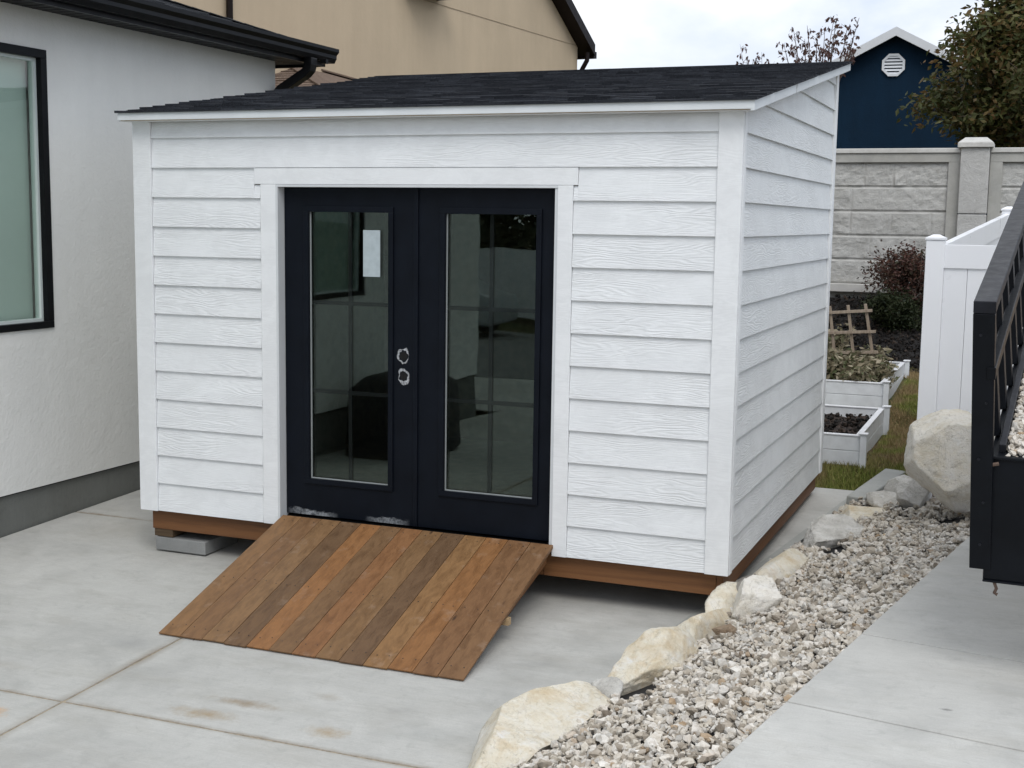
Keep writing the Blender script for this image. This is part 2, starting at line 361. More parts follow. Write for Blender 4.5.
M['leaf_dead'] = m_leaf('withered_leaf', [(.13,.115,.065),(.34,.29,.19),(.46,.40,.29),(.10,.13,.05),(.20,.16,.11)])
M['steel'] = simple('black_steel', (.0035,.0045,.0065), .42, .3, 7, .1, 90, spec=.14)
M['steel_top'] = simple('worn_black_steel', (.011,.012,.016), .5, .35, 9, .15, 60, spec=.2)
M['rust'] = simple('rusty_metal', (.085,.055,.04), .8, .5, 30)
M['ply'] = m_wood('trailer_deck_board', [(.40,.27,.16),(.47,.33,.20)], axis='y')
M['rubber'] = simple('tyre_rubber', (.02,.02,.02), .8, .2)
M['rim'] = simple('wheel_metal', (.4,.4,.42), .35, .05, metal=.8)
M['asphalt'] = simple('asphalt', (.17,.17,.165), .9, .2, 3, .5, 120)
M['dark_shell'] = simple('added_shape_black', (.010,.010,.011), .7, .3, 5, .4, 9, bd=.03)  # black for the dark shape added to the left door's reflection
M['carpaint'] = simple('silver_car_paint', (.42,.44,.45), .3, .05)

# ------------------------------------------------------------------ camera
cam = bpy.data.cameras.new('camera'); co = bpy.data.objects.new('camera', cam); C.objects.link(co); scene.camera = co
cam.sensor_fit = 'HORIZONTAL'; cam.sensor_width = 36; cam.lens = 36*1302.09/1024; cam.clip_start = .05; cam.clip_end = 2000
yaw, pit, rol = -.3799, .1255, .0140
yaw, pit, rol = CAMROT if 'CAMROT' in globals() else (yaw, pit, rol)
fw = Vector((math.sin(yaw)*math.cos(pit), math.cos(yaw)*math.cos(pit), -math.sin(pit))); r0 = Vector((math.cos(yaw), -math.sin(yaw), 0)); u0 = r0.cross(fw)
rr = r0*math.cos(rol) + u0*math.sin(rol); uu = -r0*math.sin(rol) + u0*math.cos(rol)
mt = Matrix((( rr.x, uu.x, -fw.x, 5.518), (rr.y, uu.y, -fw.y, -7.1235), (rr.z, uu.z, -fw.z, 2.2562), (0,0,0,1)))
co.matrix_world = mt

# ------------------------------------------------------------------ light and sky
w = bpy.data.worlds.new('World'); scene.world = w; w.use_nodes = True; nt = w.node_tree
bg = nt.nodes['Background']; sky = nt.nodes.new('ShaderNodeTexSky'); sky.sky_type = 'NISHITA'; sky.sun_disc = False
SUN_EL, SUN_AZ = R(50), R(153)      # azimuth clockwise from +y: behind the camera, a little to the right
sky.sun_elevation = SUN_EL; sky.sun_rotation = SUN_AZ; sky.air_density = 1.2; sky.dust_density = 3
tc = nt.nodes.new('ShaderNodeTexCoord')
mp = nt.nodes.new('ShaderNodeMapping'); mp.inputs['Scale'].default_value = (1, 1, 2.6); mp.inputs['Location'].default_value = (.35, .1, .25); nt.links.new(tc.outputs['Generated'], mp.inputs[0])
cn = nt.nodes.new('ShaderNodeTexNoise'); cn.inputs['Scale'].default_value = 2.1; cn.inputs['Detail'].default_value = 7; cn.inputs['Roughness'].default_value = .52; cn.inputs['Distortion'].default_value = .3; nt.links.new(mp.outputs[0], cn.inputs[0])
cr = nt.nodes.new('ShaderNodeValToRGB'); nt.links.new(cn.outputs['Fac'], cr.inputs[0])
cr.color_ramp.elements[0].position = .40; cr.color_ramp.elements[0].color = (5.3, 6.3, 8.2, 1)
cr.color_ramp.elements[1].position = .58; cr.color_ramp.elements[1].color = (10.0, 10.1, 10.2, 1)
cov = nt.nodes.new('ShaderNodeValToRGB'); nt.links.new(cn.outputs['Fac'], cov.inputs[0])
cov.color_ramp.elements[0].position = .30; cov.color_ramp.elements[0].color = (.72,)*3 + (1,)
cov.color_ramp.elements[1].position = .52; cov.color_ramp.elements[1].color = (.97,)*3 + (1,)
# overcast deck: brighter overhead than at the horizon
sp = nt.nodes.new('ShaderNodeSeparateXYZ'); nt.links.new(tc.outputs['Generated'], sp.inputs[0])
zr = nt.nodes.new('ShaderNodeMapRange'); nt.links.new(sp.outputs[2], zr.inputs[0]); zr.inputs[1].default_value = .15; zr.inputs[2].default_value = 1; zr.inputs[3].default_value = 1; zr.inputs[4].default_value = 1.35
mul = nt.nodes.new('ShaderNodeVectorMath'); mul.operation = 'SCALE'; nt.links.new(cr.outputs[0], mul.inputs[0]); nt.links.new(zr.outputs[0], mul.inputs['Scale'])
mixn = nt.nodes.new('ShaderNodeMix'); mixn.data_type = 'RGBA'; nt.links.new(cov.outputs[0], mixn.inputs[0]); nt.links.new(sky.outputs[0], mixn.inputs[6]); nt.links.new(mul.outputs[0], mixn.inputs[7])
nt.links.new(mixn.outputs[2], bg.inputs['Color']); bg.inputs['Strength'].default_value = .085
sl = bpy.data.lights.new('sun', 'SUN'); sl.energy = .85; sl.angle = R(28); sl.color = (1, .97, .93)
so = bpy.data.objects.new('sun', sl); C.objects.link(so)
sd = Vector((math.sin(SUN_AZ)*math.cos(SUN_EL), math.cos(SUN_AZ)*math.cos(SUN_EL), math.sin(SUN_EL)))
so.rotation_euler = sd.to_track_quat('Z', 'Y').to_euler(); so.location = (0, 0, 30)
vs = scene.view_settings; vs.view_transform = 'Standard'; vs.look = 'None'; vs.gamma = 1; vs.exposure = 0.50; vs.use_curve_mapping = False
scene.cycles.use_denoising = True; scene.cycles.max_bounces = 6; scene.cycles.transparent_max_bounces = 12

# ------------------------------------------------------------------ terrain
def g(y): return -.02 + .035*y          # patio falls gently towards the street
def sm(a, b, t): t = max(0, min(1, (t-a)/(b-a))); return t*t*(3-2*t)
def edge(y): return 3.76 + .145*y       # right edge of the patio
def drive(y): return 4.59 + .165*(y+2.9)  # left edge of the driveway
DZ = .40
def yard(y):
    if y < 3.6: return max(g(max(y, -9)), -.34) - .09
    z = .035 + sm(3.6, 4.5, y)*.165 if y < 6.3 else .2 + sm(6.3, 6.9, y)*.17
    if y > 7: z = .37 + sm(7, 9.6, y)*.08
    if y > 9.4: z = .45 + (min(y, 12.2)-9.4)/2.8*.80
    return z
def terr(x, y):
    z = yard(y)
    if y < 12: z += sm(4.35, 4.9, x)*sm(2.3, 3.2, y)*(1-sm(6, 9, y))*.16
    if x > 9: z = max(z, .3)
    return z
xs = sorted(set([-400,-150,-60,-30,-15,-9,-6,-3,-1.5] + [round(-1+.25*i, 3) for i in range(40)] + [9.5,12,16,30,60,150,400]))
ys = sorted(set([-400,-150,-60,-35,-20,-12,-9,-6,-3,0,2,2.5,3,3.3] + [round(3.5+.15*i, 3) for i in range(62)] + [13,14,16,20,30,60,150,400]))
mb = MB(); nx = len(xs)
mb.v = [(x, y, terr(x, y) + (.03*noise.noise(Vector((x*1.3, y*1.3, 0))) if y > 4 else 0)) for y in ys for x in xs]
mb.f = [(j*nx+i, j*nx+i+1, (j+1)*nx+i+1, (j+1)*nx+i) for j in range(len(ys)-1) for i in range(nx-1)]; mb.c = [None]*len(mb.f)
tag(mb.build('ground', M['ground'], smooth=True), kind='structure')
# patio: five cast panels with dirty joints
mb = MB(); gp_ = .007
for (y0, y1) in ((-9, -5.2), (-5.2, -2.27), (-2.27, .67), (.67, 3.6)):
    for (x0, x1) in ((-1.165, 1.25), (1.25, 9)):
        poly = [(x0+gp_, y0+gp_), (x1-gp_, y0+gp_), (x1-gp_, y1-gp_), (x0+gp_, y1-gp_)]
        poly = clip(poly, lambda p: edge(p[1]) - p[0])
        n = len(poly); mb.prism([(x, y, g(y)-.1) for x, y in poly], (0, 0, .1))
tag(mb.build('patio', M['patio'], bevel=.004), kind='structure')
mb = MB(); mb.hexa([(-1.16,-8.99,g(-9)-.09),(edge(-9)-.02,-8.99,g(-9)-.09),(edge(3.6)-.02,3.59,g(3.6)-.09),(-1.16,3.59,g(3.6)-.09),(-1.16,-8.99,g(-9)-.005),(edge(-9)-.02,-8.99,g(-9)-.005),(edge(3.6)-.02,3.59,g(3.6)-.005),(-1.16,3.59,g(3.6)-.005)])
tag(mb.build('patio_joint_filler', M['grout']), kind='structure')
# street behind the camera
mb = MB(); mb.box(-120, 120, -21, -12.5, -.37, -.33); tag(mb.build('road', M['asphalt']), kind='structure')
mb = MB(); mb.box(-14, 4.2, -12.5, -9.01, -.36, g(-9)-.004); tag(mb.build('driveway_apron', M['patio']), kind='structure')
# raised driveway (turned 9.4 degrees)
dv = Vector((.1630, .9866, 0)).normalized(); dx = Vector((dv.y, -dv.x, 0))
o0 = Vector((4.59, -2.9, DZ)); mb = MB()
L = [-8, -1.9, .75, 1.76, 5.2]   # joints, metres along the edge
for a, b in zip(L[:-1], L[1:]):
    p = o0 + dv*(a+.004); mb.obox(p + dv*.002 - Vector((0, 0, .5)), dx*4.2, dv*(b-a-.012), (0, 0, .5))
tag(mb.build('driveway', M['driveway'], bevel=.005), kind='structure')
mb = MB(); p = o0 + dv*(-7.98) + dx*.02; mb.obox(p - Vector((0, 0, .5)), dx*4.1, dv*13.1, (0, 0, .482)); tag(mb.build('driveway_joint_filler', M['grout']), kind='structure')
# concrete edging strip along the patio
def strip(y0, y1, wdt, zup, name, mat):
    mb = MB(); n = 14
    for i in range(n):
        a = y0+(y1-y0)*i/n; b = y0+(y1-y0)*(i+1)/n - (.003 if i % 5 == 4 else 0)
        P = [(edge(a)+.006, a), (edge(a)+wdt, a), (edge(b)+wdt, b), (edge(b)+.006, b)]
        mb.hexa([(x, y, g(y)-.12) for x, y in P] + [(x, y, g(y)+zup) for x, y in P])
    return mb.build(name, mat)
tag(strip(-4, 3.6, .13, .012, 'curb', M['curb']), kind='structure')

# ------------------------------------------------------------------ rocks
def rock_mesh(size, seed, planes=9, rough=.10, sub=5, flat_top=False, extra=()):
    rn = random.Random(seed); bm = bmesh.new(); bmesh.ops.create_icosphere(bm, subdivisions=sub, radius=1)
    pl = []
    for _ in range(planes+6):
        n = Vector((rn.gauss(0,1), rn.gauss(0,1), rn.gauss(0,1))).normalized(); pl.append((n, rn.uniform(.52, .84)))
    if flat_top: pl.append((Vector((rn.uniform(-.15,.15), rn.uniform(-.15,.15), 1)).normalized(), .45))
    for n_, d_ in extra: pl.append((Vector(n_).normalized(), d_))
    off = Vector((rn.uniform(0,50), rn.uniform(0,50), rn.uniform(0,50)))
    for v in bm.verts:
        p = v.co.copy()
        p = p * (1 + .16*noise.noise(p*1.2+off))
        for n, d in pl:
            e = p.dot(n)-d
            if e > 0: p -= n*e
        k = noise.noise(p*3.1+off)*.28 + abs(noise.noise(p*6+off))*.45 + noise.noise(p*13+off)*.22 + noise.noise(p*27+off)*.14
        p *= 1 + rough*k
        v.co = Vector((p.x*size[0], p.y*size[1], p.z*size[2]))
    me = bpy.data.meshes.new('rock'); bm.to_mesh(me); bm.free()
    me.polygons.foreach_set('use_smooth', [True]*len(me.polygons)); return me
def rock(name, c, size, rot, seed, mat, label, cat, group=None, **k):
    me = rock_mesh(size, seed, **k); me.materials.append(mat); o = bpy.data.objects.new(name, me); C.objects.link(o)
    o.location = c; o.rotation_euler = rot; return tag(o, label, cat, group)
GR = 'limestone pieces edging the gravel bed'
ea = R(-9)   # long axis along the edge (y)
specs = [
 ((3.585,-2.0,.02), (.26,.60,.22), (.10,.10,ea-.05), 11, 'lime', 'largest flat-topped cream limestone slab nearest the bottom of the picture', dict(flat_top=True, planes=6, rough=.07)),
 ((3.88,-1.17,.05), (.20,.47,.21), (-.05,.15,ea-.1), 24, 'lime', 'angular cream and white stone just behind the largest flat slab', dict(planes=9, rough=.12)),
 ((3.77,-1.52,.02), (.10,.13,.13), (.2,.3,.5), 37, 'limegrey', 'small grey stone wedged beside the largest flat slab', dict(planes=10)),
 ((3.97,-.52,.04), (.19,.50,.20), (0,.1,ea), 42, 'lime', 'long low cream stone below the front corner of the shed', dict(planes=7, rough=.09)),
 ((4.04,.06,.06), (.15,.36,.19), (0,.1,ea), 45, 'lime', 'cream stone half hidden behind the white pitted rock', dict(planes=8, rough=.09)),
 ((4.12,.06,.20), (.085,.14,.11), (.3,.2,.4), 51, 'brownrock2', 'dark grey rounded stone leaning behind the white pitted rock', dict(planes=5, rough=.06)),
 ((4.21,-.24,.18), (.14,.19,.22), (.3,.5,.2), 59, 'boulder', 'upright white pitted rock standing near the front corner of the shed', dict(planes=8, rough=.16)),
 ((4.15,-.70,.175), (.085,.05,.05), (0,.1,.2), 63, 'brownrock', 'small brown stone lying in front of the white pitted rock', dict(planes=5, rough=.05)),
 ((4.18,.76,.09), (.18,.55,.19), (.05,.1,ea-.05), 71, 'lime', 'long buff stone beside the middle of the shed side wall', dict(planes=6, rough=.09)),
 ((4.33,1.62,.14), (.23,.50,.22), (0,.1,ea), 78, 'limegrey', 'large grey and white rough rock beside the rear half of the shed', dict(planes=9, rough=.16)),
 ((4.45,2.42,.16), (.21,.40,.10), (0,0,.2), 83, 'lime', 'thin flat cream stone past the grey and white rock', dict(planes=6, flat_top=True)),
 ((4.60,2.74,.22), (.15,.16,.11), (0,.1,.1), 88, 'limegrey', 'low rounded grey stone in front of the slanted concrete strip', dict(planes=6)),
 ((4.66,3.05,.27), (.15,.18,.11), (0,.1,.5), 91, 'limegrey', 'grey stone tucked between the slanted strip and the boulder', dict(planes=6)),
 ((4.80,2.44,.36), (.13,.13,.15), (.2,.1,.5), 95, 'limegrey', 'upright grey stone at the left foot of the boulder', dict(planes=8)),
]
M['brownrock2'] = m_rock('grey_brown_stone', [(.16,.14,.12),(.26,.23,.20),(.36,.33,.29),(.44,.42,.38)], 7, 0)
for c, s, r_, sd_, mt_, lab, k in specs: rock('limestone', c, s, r_, sd_, M[mt_], lab, 'stone', GR, **k)
rock('boulder', (5.14,1.86,.735), (.42,.36,.365), (.0,.0,.0), 137, M['boulder'], 'big cream boulder in front of the white vinyl gate post', 'boulder', planes=-4, extra=(((.12,-.1,1),.74),((-1,-.2,.12),.80),((.15,-1,.25),.72),((-.75,-.35,-.65),.72),((-.6,-.3,.75),.80),((.5,-.7,-.6),.80),((-.5,-.9,.1),.82)), rough=.10, sub=5)
o = MB(); o.hexa([(4.26,3.05,.06),(4.40,3.00,.06),(4.62,4.05,.12),(4.44,4.10,.12),(4.26,3.05,.17),(4.40,3.00,.17),(4.62,4.05,.22),(4.44,4.10,.22)])
tag(o.build('concrete_strip', M['curb'], bevel=.012), 'slanted concrete strip lying between the shed and the grey stones', 'concrete strip')

# ------------------------------------------------------------------ gravel bed
def gz(x, y):
    a = edge(y)+.12; b = drive(y); t = max(0, min(1, (x-a)/(b-a))); zi = g(y)+.05
    return zi + (DZ-.055-zi)*(t**.8)
mb = MB(); Y = [-6+.3*i for i in range(32)]; 
for j, y in enumerate(Y):
    for i in range(9):
        x = edge(y)+.10 + (drive(y)+.0-edge(y)-.10)*i/8; mb.v.append((x, y, gz(x, y)-.012))
mb.f = [(j*9+i, j*9+i+1, (j+1)*9+i+1, (j+1)*9+i) for j in range(len(Y)-1) for i in range(8)]; mb.c = [None]*len(mb.f)
tag(mb.build('gravel_bed_liner', M['fabric'], smooth=True), kind='structure')
def templates(n, seed, sub=1, flat=(.6, 1)):
    rn = random.Random(seed); out = []
    for t in range(n):
        bm = bmesh.new(); bmesh.ops.create_icosphere(bm, subdivisions=sub, radius=1)
        pl = [(Vector((rn.gauss(0,1), rn.gauss(0,1), rn.gauss(0,1))).normalized(), rn.uniform(.36, .7)) for _ in range(8)]
        for v in bm.verts:
            p = v.co*rn.uniform(.93, 1.07)
            for nn, d in pl:
                e = p.dot(nn)-d
                if e > 0: p -= nn*e
            v.co = p
        bm.verts.ensure_lookup_table()
        out.append((np.array([v.co[:] for v in bm.verts]), np.array([[v.index for v in f.verts] for f in bm.faces]))); bm.free()
    return out
def scatter(name, pts, sizes, tmps, mat, seed, parent=None, asp=(.55, 1.0), flat=None):
    rg = np.random.default_rng(seed); V = []; F = []; b = 0
    for p, s in zip(pts, sizes):
        tv, tf = tmps[rg.integers(len(tmps))]
        q = rg.normal(size=4)
        if flat is not None: q = np.array([1, rg.normal()*flat, rg.normal()*flat, 0.0])
        q /= np.linalg.norm(q); a, x, y, z = q
        Rm = np.array([[1-2*(y*y+z*z),2*(x*y-a*z),2*(x*z+a*y)],[2*(x*y+a*z),1-2*(x*x+z*z),2*(y*z-a*x)],[2*(x*z-a*y),2*(y*z+a*x),1-2*(x*x+y*y)]])
        sc = np.array([1, rg.uniform(.6, 1), rg.uniform(*asp)])*s
        if flat is not None:
            f_ = rg.uniform(0, 6.283); Rm = Rm @ np.array([[math.cos(f_),-math.sin(f_),0],[math.sin(f_),math.cos(f_),0],[0,0,1]])
        V.append((tv*sc)@Rm.T + p); F.append(tf+b); b += len(tv)
    return npobj(name, np.concatenate(V), np.concatenate(F), mat, parent)
TM = templates(14, 3)
rg = np.random.default_rng(5); pts = []; sizes = []
rocks_xy = [(c[0], c[1], s[0]*.75, s[1]*.75) for c, s, *_ in specs] + [(5.10,1.84,.12,.12)]
bare = [(3.93,-1.56,.10), (3.99,-1.06,.09), (4.02,-1.15,.06), (4.42,1.12,.10), (4.45,1.25,.07)]
while len(pts) < 21000:
    y = -3.6 + 6.7*rg.random(); x = edge(y)+.16 + (drive(y)-.01-edge(y)-.16)*rg.random()
    if any(((x-a)/sx)**2 + ((y-b_)/sy)**2 < 1 for a, b_, sx, sy in rocks_xy): continue
    if any((x-a)**2+(y-b_)**2 < r_*r_ for a, b_, r_ in bare): continue
    if y > 2.9 and x < 4.8: continue
    s = min(.048, max(.012, .0215*math.exp(rg.normal()*.38)))
    if len(pts) > 13000: s = rg.uniform(.008, .0145)
    pts.append((x, y, gz(x, y)+rg.random()*(.034 if s > .0145 else .018))); sizes.append(s)
tag(scatter('gravel', pts, sizes, TM, M['gravel'], 9, asp=(.42, .75), flat=.28), 'pale crushed stone filling the sloping bed between patio and driveway', 'gravel', kind='stuff')

# ------------------------------------------------------------------ shed
W_, D_ = 4.0, 3.42; z0 = .28; e_ = .19
shed = thing('shed', (2.0, 1.71, .14), 'white lap-sided garden shed with black sloping roof and navy double glass doors', 'shed')
def rz(y): return 2.905 + .1657*(y+.12)          # roof plane (top of deck)
# floor frame
mb = MB(); mb.box(.043, 1.15, .03, .068, .14, .276); mb.box(1.154, 2.88, .034, .068, .14, .276); mb.box(2.885, 3.932, .03, .068, .14, .276); mb.box(.043, 3.97, 3.35, 3.388, .14, .276)
for x in np.arange(.45, 3.8, .41): mb.box(x, x+.038, .07, 3.349, .142, .274)
mb.build('floor_frame', M['skirt_wood'], shed, bevel=.003)
mb = MB(); mb.box(3.934, 3.972, .03, 3.349, .14, .276); mb.build('side_floor_frame', M['skirt_wood_y'], shed, bevel=.003); mb = MB(); mb.box(.043, .081, .07, 3.349, .14, .276)
mb.build('side_floor_frame', M['skirt_wood_y'], shed, bevel=.003)
mb = MB(); mb.box(.05, 3.96, .08, 3.38, .2765, .325); mb.build('floor', M['osb'], shed)
# wall core
X0, X1 = 1.070, 2.948; ZT = 2.445
mb = MB()
mb.box(.012, X0-.012, .004, .1, .285, 2.86); mb.box(X1+.012, 3.988, .004, .1, .285, 2.86); mb.box(X0-.012, X1+.012, .004, .1, ZT+.012, 2.86)
for x in (.012, 3.888):
    mb.prism([(x, .102, .285), (x, 3.40, .285), (x, 3.40, rz(3.40)-.06), (x, .102, rz(.102)-.06)], (.1, 0, 0))
mb.box(.114, 3.886, 3.30, 3.40, .285, rz(3.3)-.07)
mb.build('wall', M['osb'], shed)
# siding boards
def board_x(mb, x0, x1, za, zb, y=0.0):     # front/back board along x, facing -y
    t0, t1 = .021, .001
    mb.hexa([(x0,y-t0,za),(x1,y-t0,za),(x1,y+.001,za),(x0,y+.001,za),(x0,y-t1-.003,zb),(x1,y-t1-.003,zb),(x1,y+.001,zb),(x0,y+.001,zb)])
mb = MB()
for k in range(14):
    za = z0+k*e_; zb = min(za+e_+.004, 2.86)
    segs = [(.13, .953), (3.042, 3.872)] if za < 2.44 else [(.13, 3.872)]
    if k == 11: segs = [(.13, .907), (3.070, 3.872)] ; mb2 = None
    for a, b in segs: board_x(mb, a, b, za, zb)
    if k == 11:   # notched below the head casing
        board_x(mb, .907, .953, za, 2.452); board_x(mb, 3.042, 3.070, za, 2.452)
mb.build('front_siding', M['siding'], shed)
mb = MB()
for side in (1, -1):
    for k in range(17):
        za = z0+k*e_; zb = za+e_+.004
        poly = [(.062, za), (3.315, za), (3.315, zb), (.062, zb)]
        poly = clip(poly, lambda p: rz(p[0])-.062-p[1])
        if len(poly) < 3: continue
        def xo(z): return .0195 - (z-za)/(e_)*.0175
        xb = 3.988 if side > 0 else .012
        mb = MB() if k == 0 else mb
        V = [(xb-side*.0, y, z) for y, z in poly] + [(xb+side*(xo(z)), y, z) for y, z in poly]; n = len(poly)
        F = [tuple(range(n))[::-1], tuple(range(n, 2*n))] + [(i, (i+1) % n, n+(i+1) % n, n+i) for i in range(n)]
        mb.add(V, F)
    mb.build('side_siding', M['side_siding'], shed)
mb = MB()
for k in range(17):
    za = z0+k*e_
    if za < rz(3.4)-.12: mb.box(.1, 3.9, 3.401, 3.412, za, min(za+e_, rz(3.4)-.07))
mb.build('back_siding', M['siding'], shed)
# corner trims
for nm, (a, b, c, d, e, f) in {'f1': (3.874, 4.011, -.029, .001, z0-.004, 2.858), 'f2': (-.011, .128, -.029, .001, z0-.004, 2.858)}.items():
    mb = MB(); mb.box(a, b, c, d, e, f); mb.build('corner_trim', M['trim'], shed, bevel=.003)
for side, xa, xb in ((1, 3.989, 4.014), (-1, -.014, .011)):
    mb = MB(); mb.box(xa, xb, .0025, .060, z0-.004, rz(0)-.064); mb.build('corner_trim', M['trim'], shed, bevel=.002)
    mb = MB(); mb.hexa([(xa,3.317,z0-.004),(xb,3.317,z0-.004),(xb,3.42,z0-.004),(xa,3.42,z0-.004),(xa,3.317,rz(3.317)-.06),(xb,3.317,rz(3.317)-.06),(xb,3.42,rz(3.42)-.06),(xa,3.42,rz(3.42)-.06)]); mb.build('corner_trim', M['trim'], shed, bevel=.002)
# door casing
mb = MB(); mb.box(.955, 1.066, -.0205, -.0, z0-.004, 2.455); mb.build('door_casing', M['trim'], shed, bevel=.003)
mb = MB(); mb.box(2.948, 3.040, -.0205, -.0, z0-.004, 2.455); mb.build('door_casing', M['trim'], shed, bevel=.003)
mb = MB(); mb.box(.909, 3.068, -.0175, -.0, 2.4565, 2.5585); mb.build('head_casing', M['trim'], shed, bevel=.003)
mb = MB(); mb.box(1.0665, 1.082, -.020, .12, .30, 2.44); mb.box(2.929, 2.9475, -.012, .12, .30, 2.44); mb.box(1.0665, 2.9475, -.019, .12, 2.4405, 2.4555); mb.build('door_jamb', simple('grey_white_jamb', (.60,.62,.63), .5, .04), shed)
mb = MB(); mb.hexa([(1.083,-.018,.286),(2.928,-.018,.286),(2.928,.12,.286),(1.083,.12,.286),(1.083,-.018,.312),(2.928,-.018,.312),(2.928,.12,.340),(1.083,.12,.340)]); mb.build('threshold', M['black'], shed, bevel=.003)
# doors
def leaf(x0, x1, gx0, gx1, gz0, gz1, hinge):
    dm = M['door'] if hinge == 0 else M['door_clean']
    lf = bpy.data.objects.new('door', None); C.objects.link(lf); lf.parent = shed; lf.location = Vector(((x0+x1)/2, .065, .345)) - shed.location
    za, zb, ya, yb = .346, 2.437, .055, .10
    mb = MB(); mb.box(x0, gx0, ya, yb, za, zb); mb.box(gx1, x1, ya, yb, za, zb); mb.box(gx0, gx1, ya, yb, za, gz0); mb.box(gx0, gx1, ya, yb, gz1, zb)
    # scored lines of the stile joints
    pn = mb.build('door_panel', dm, lf)
    f = .034; mb = MB()
    a0, a1, b0, b1 = gx0-f, gx1+f, gz0-f, gz1+f; d = .014
    for (q0, q1, r0_, r1_) in ((a0, a1, b1-f, b1), (a0, a1, b0, b0+f), (a0, gx0, b0+f, b1-f), (gx1, a1, b0+f, b1-f)):
        mb.box(q0, q1, ya-d, ya-.001, r0_, r1_)
    mb.box(gx0, gx0+.004, ya-d+.002, ya+.02, gz0, gz1)
    mb.build('glazing_frame', M['door_clean'], lf, bevel=.005)
    mb = MB()
    mb.box(gx0+.0045, gx0+.009, ya+.004, ya+.016, gz0, gz1); mb.box(gx0+.009, gx1, ya+.004, ya+.014, gz0, gz0+.006)
    mb.build('spacer_bar', simple('dull_aluminium', (.30,.32,.32), .5, .05), lf)
    mb = MB(); mb.box(gx0+.002, gx1-.001, ya+.0170, ya+.0175, gz0+.001, gz1-.001)
    mb = MB(); [mb.add([(gx0,ya+q,gz0),(gx1,ya+q,gz0),(gx1,ya+q,gz1),(gx0,ya+q,gz1)], [(0,1,2,3)]) for q in (.017,)]; mb.build('glass_pane', M['glass'], lf); mb = MB(); mb.add([(gx0,ya+.031,gz0),(gx1,ya+.031,gz0),(gx1,ya+.031,gz1),(gx0,ya+.031,gz1)], [(0,1,2,3)]); mb.build('glass_pane', M['glass_in'], lf)
    mb = MB(); xm = (gx0+gx1)/2; H = gz1-gz0
    mb.box(xm-.012, xm+.012, ya+.0185, ya+.0275, gz0, gz1)
    for t in (1.155, 1.72): mb.box(gx0, xm-.0121, ya+.0185, ya+.0275, t-.012, t+.012); mb.box(xm+.0121, gx1, ya+.0185, ya+.0275, t-.012, t+.012)
    mb.build('muntin', simple('inner_grille', (.012,.013,.013), .6, .05, spec=.1), lf)
    return lf
la = leaf(1.085, 2.012, 1.262, 1.826, .588, 2.288, 0)
lb = leaf(2.018, 2.927, 2.208, 2.796, .592, 2.286, 1)
mb = MB(); mb.box(2.000, 2.030, .041, .0545, .346, 2.436); mb.build('astragal', M['door_clean'], la, bevel=.003)
mb = MB(); mb.box(1.640, 1.758, .0675, .070, 1.893, 2.180); mb.build('paper_sticker', M['paper'], la)
# two empty lock bores ringed by torn film
for (cx, cz, r_) in ((1.929, 1.412, .036), (1.929, 1.287, .034)):
    n = 28; V = []; rn = random.Random(int(cz*1000))
    for i in range(n):
        a = 2*math.pi*i/n; w1 = noise.noise(Vector((math.cos(a)*1.6, math.sin(a)*1.6, cz*9))); w2 = noise.noise(Vector((math.cos(a)*2.4, math.sin(a)*2.4, cz*5+4))); ro = r_*(1.12+w1*.46+rn.random()*.10); ri = r_*(.86+w2*.3)
        V += [(cx+math.cos(a)*ro*.95, .0535-rn.random()*.001, cz+math.sin(a)*ro*1.25), (cx+math.cos(a)*ri, .0528, cz+math.sin(a)*ri*1.1)]
    mb = MB(); mb.add(V, [(2*i, (2*i+2) % (2*n), (2*i+3) % (2*n), 2*i+1) for i in range(n)])
    fl = mb.build('torn_film', M['film'], la); fl.modifiers.new('s', 'SOLIDIFY').thickness = .0006
    mb = MB(); mb.disc((cx, .0546, cz), (0, -1, 0), r_*.74, .0012, 24); mb.build('lock_bore', M['hole'], la)
# roof
mb = MB(); mb.prism([(-.04,-.108,rz(-.108)-.052),(-.04,3.49,rz(3.49)-.052),(-.04,3.49,rz(3.49)-.002),(-.04,-.108,rz(-.108)-.002)], (4.10, 0, 0)); mb.build('roof_deck', M['raw_wood'], shed)
mb = MB(); mb.prism([(-.04,-.10,2.853),(-.04,-.027,2.853),(-.04,-.027,2.86),(-.04,-.10,2.86)], (4.10,0,0)); mb.build('soffit', M['trim'], shed)
mb = MB(); mb.box(-.052, 4.084, -.122, -.109, 2.858, 2.906); mb.build('fascia', M['fascia'], shed, bevel=.002)
def rake(xa, xb, ya, yb): 
    mb = MB(); mb.hexa([(xa,ya,rz(ya)-.056),(xb,ya,rz(ya)-.056),(xb,yb,rz(yb)-.056),(xa,yb,rz(yb)-.056),(xa,ya,rz(ya)-.0),(xb,ya,rz(ya)-.0),(xb,yb,rz(yb)-.0),(xa,yb,rz(yb)-.0)])
    mb.build('rake_board', M['fascia'], shed, bevel=.002)
rake(4.063, 4.085, -.1215, 1.125); rake(4.063, 4.085, 1.155, 3.50); rake(-.053, -.041, -.108, 3.50)
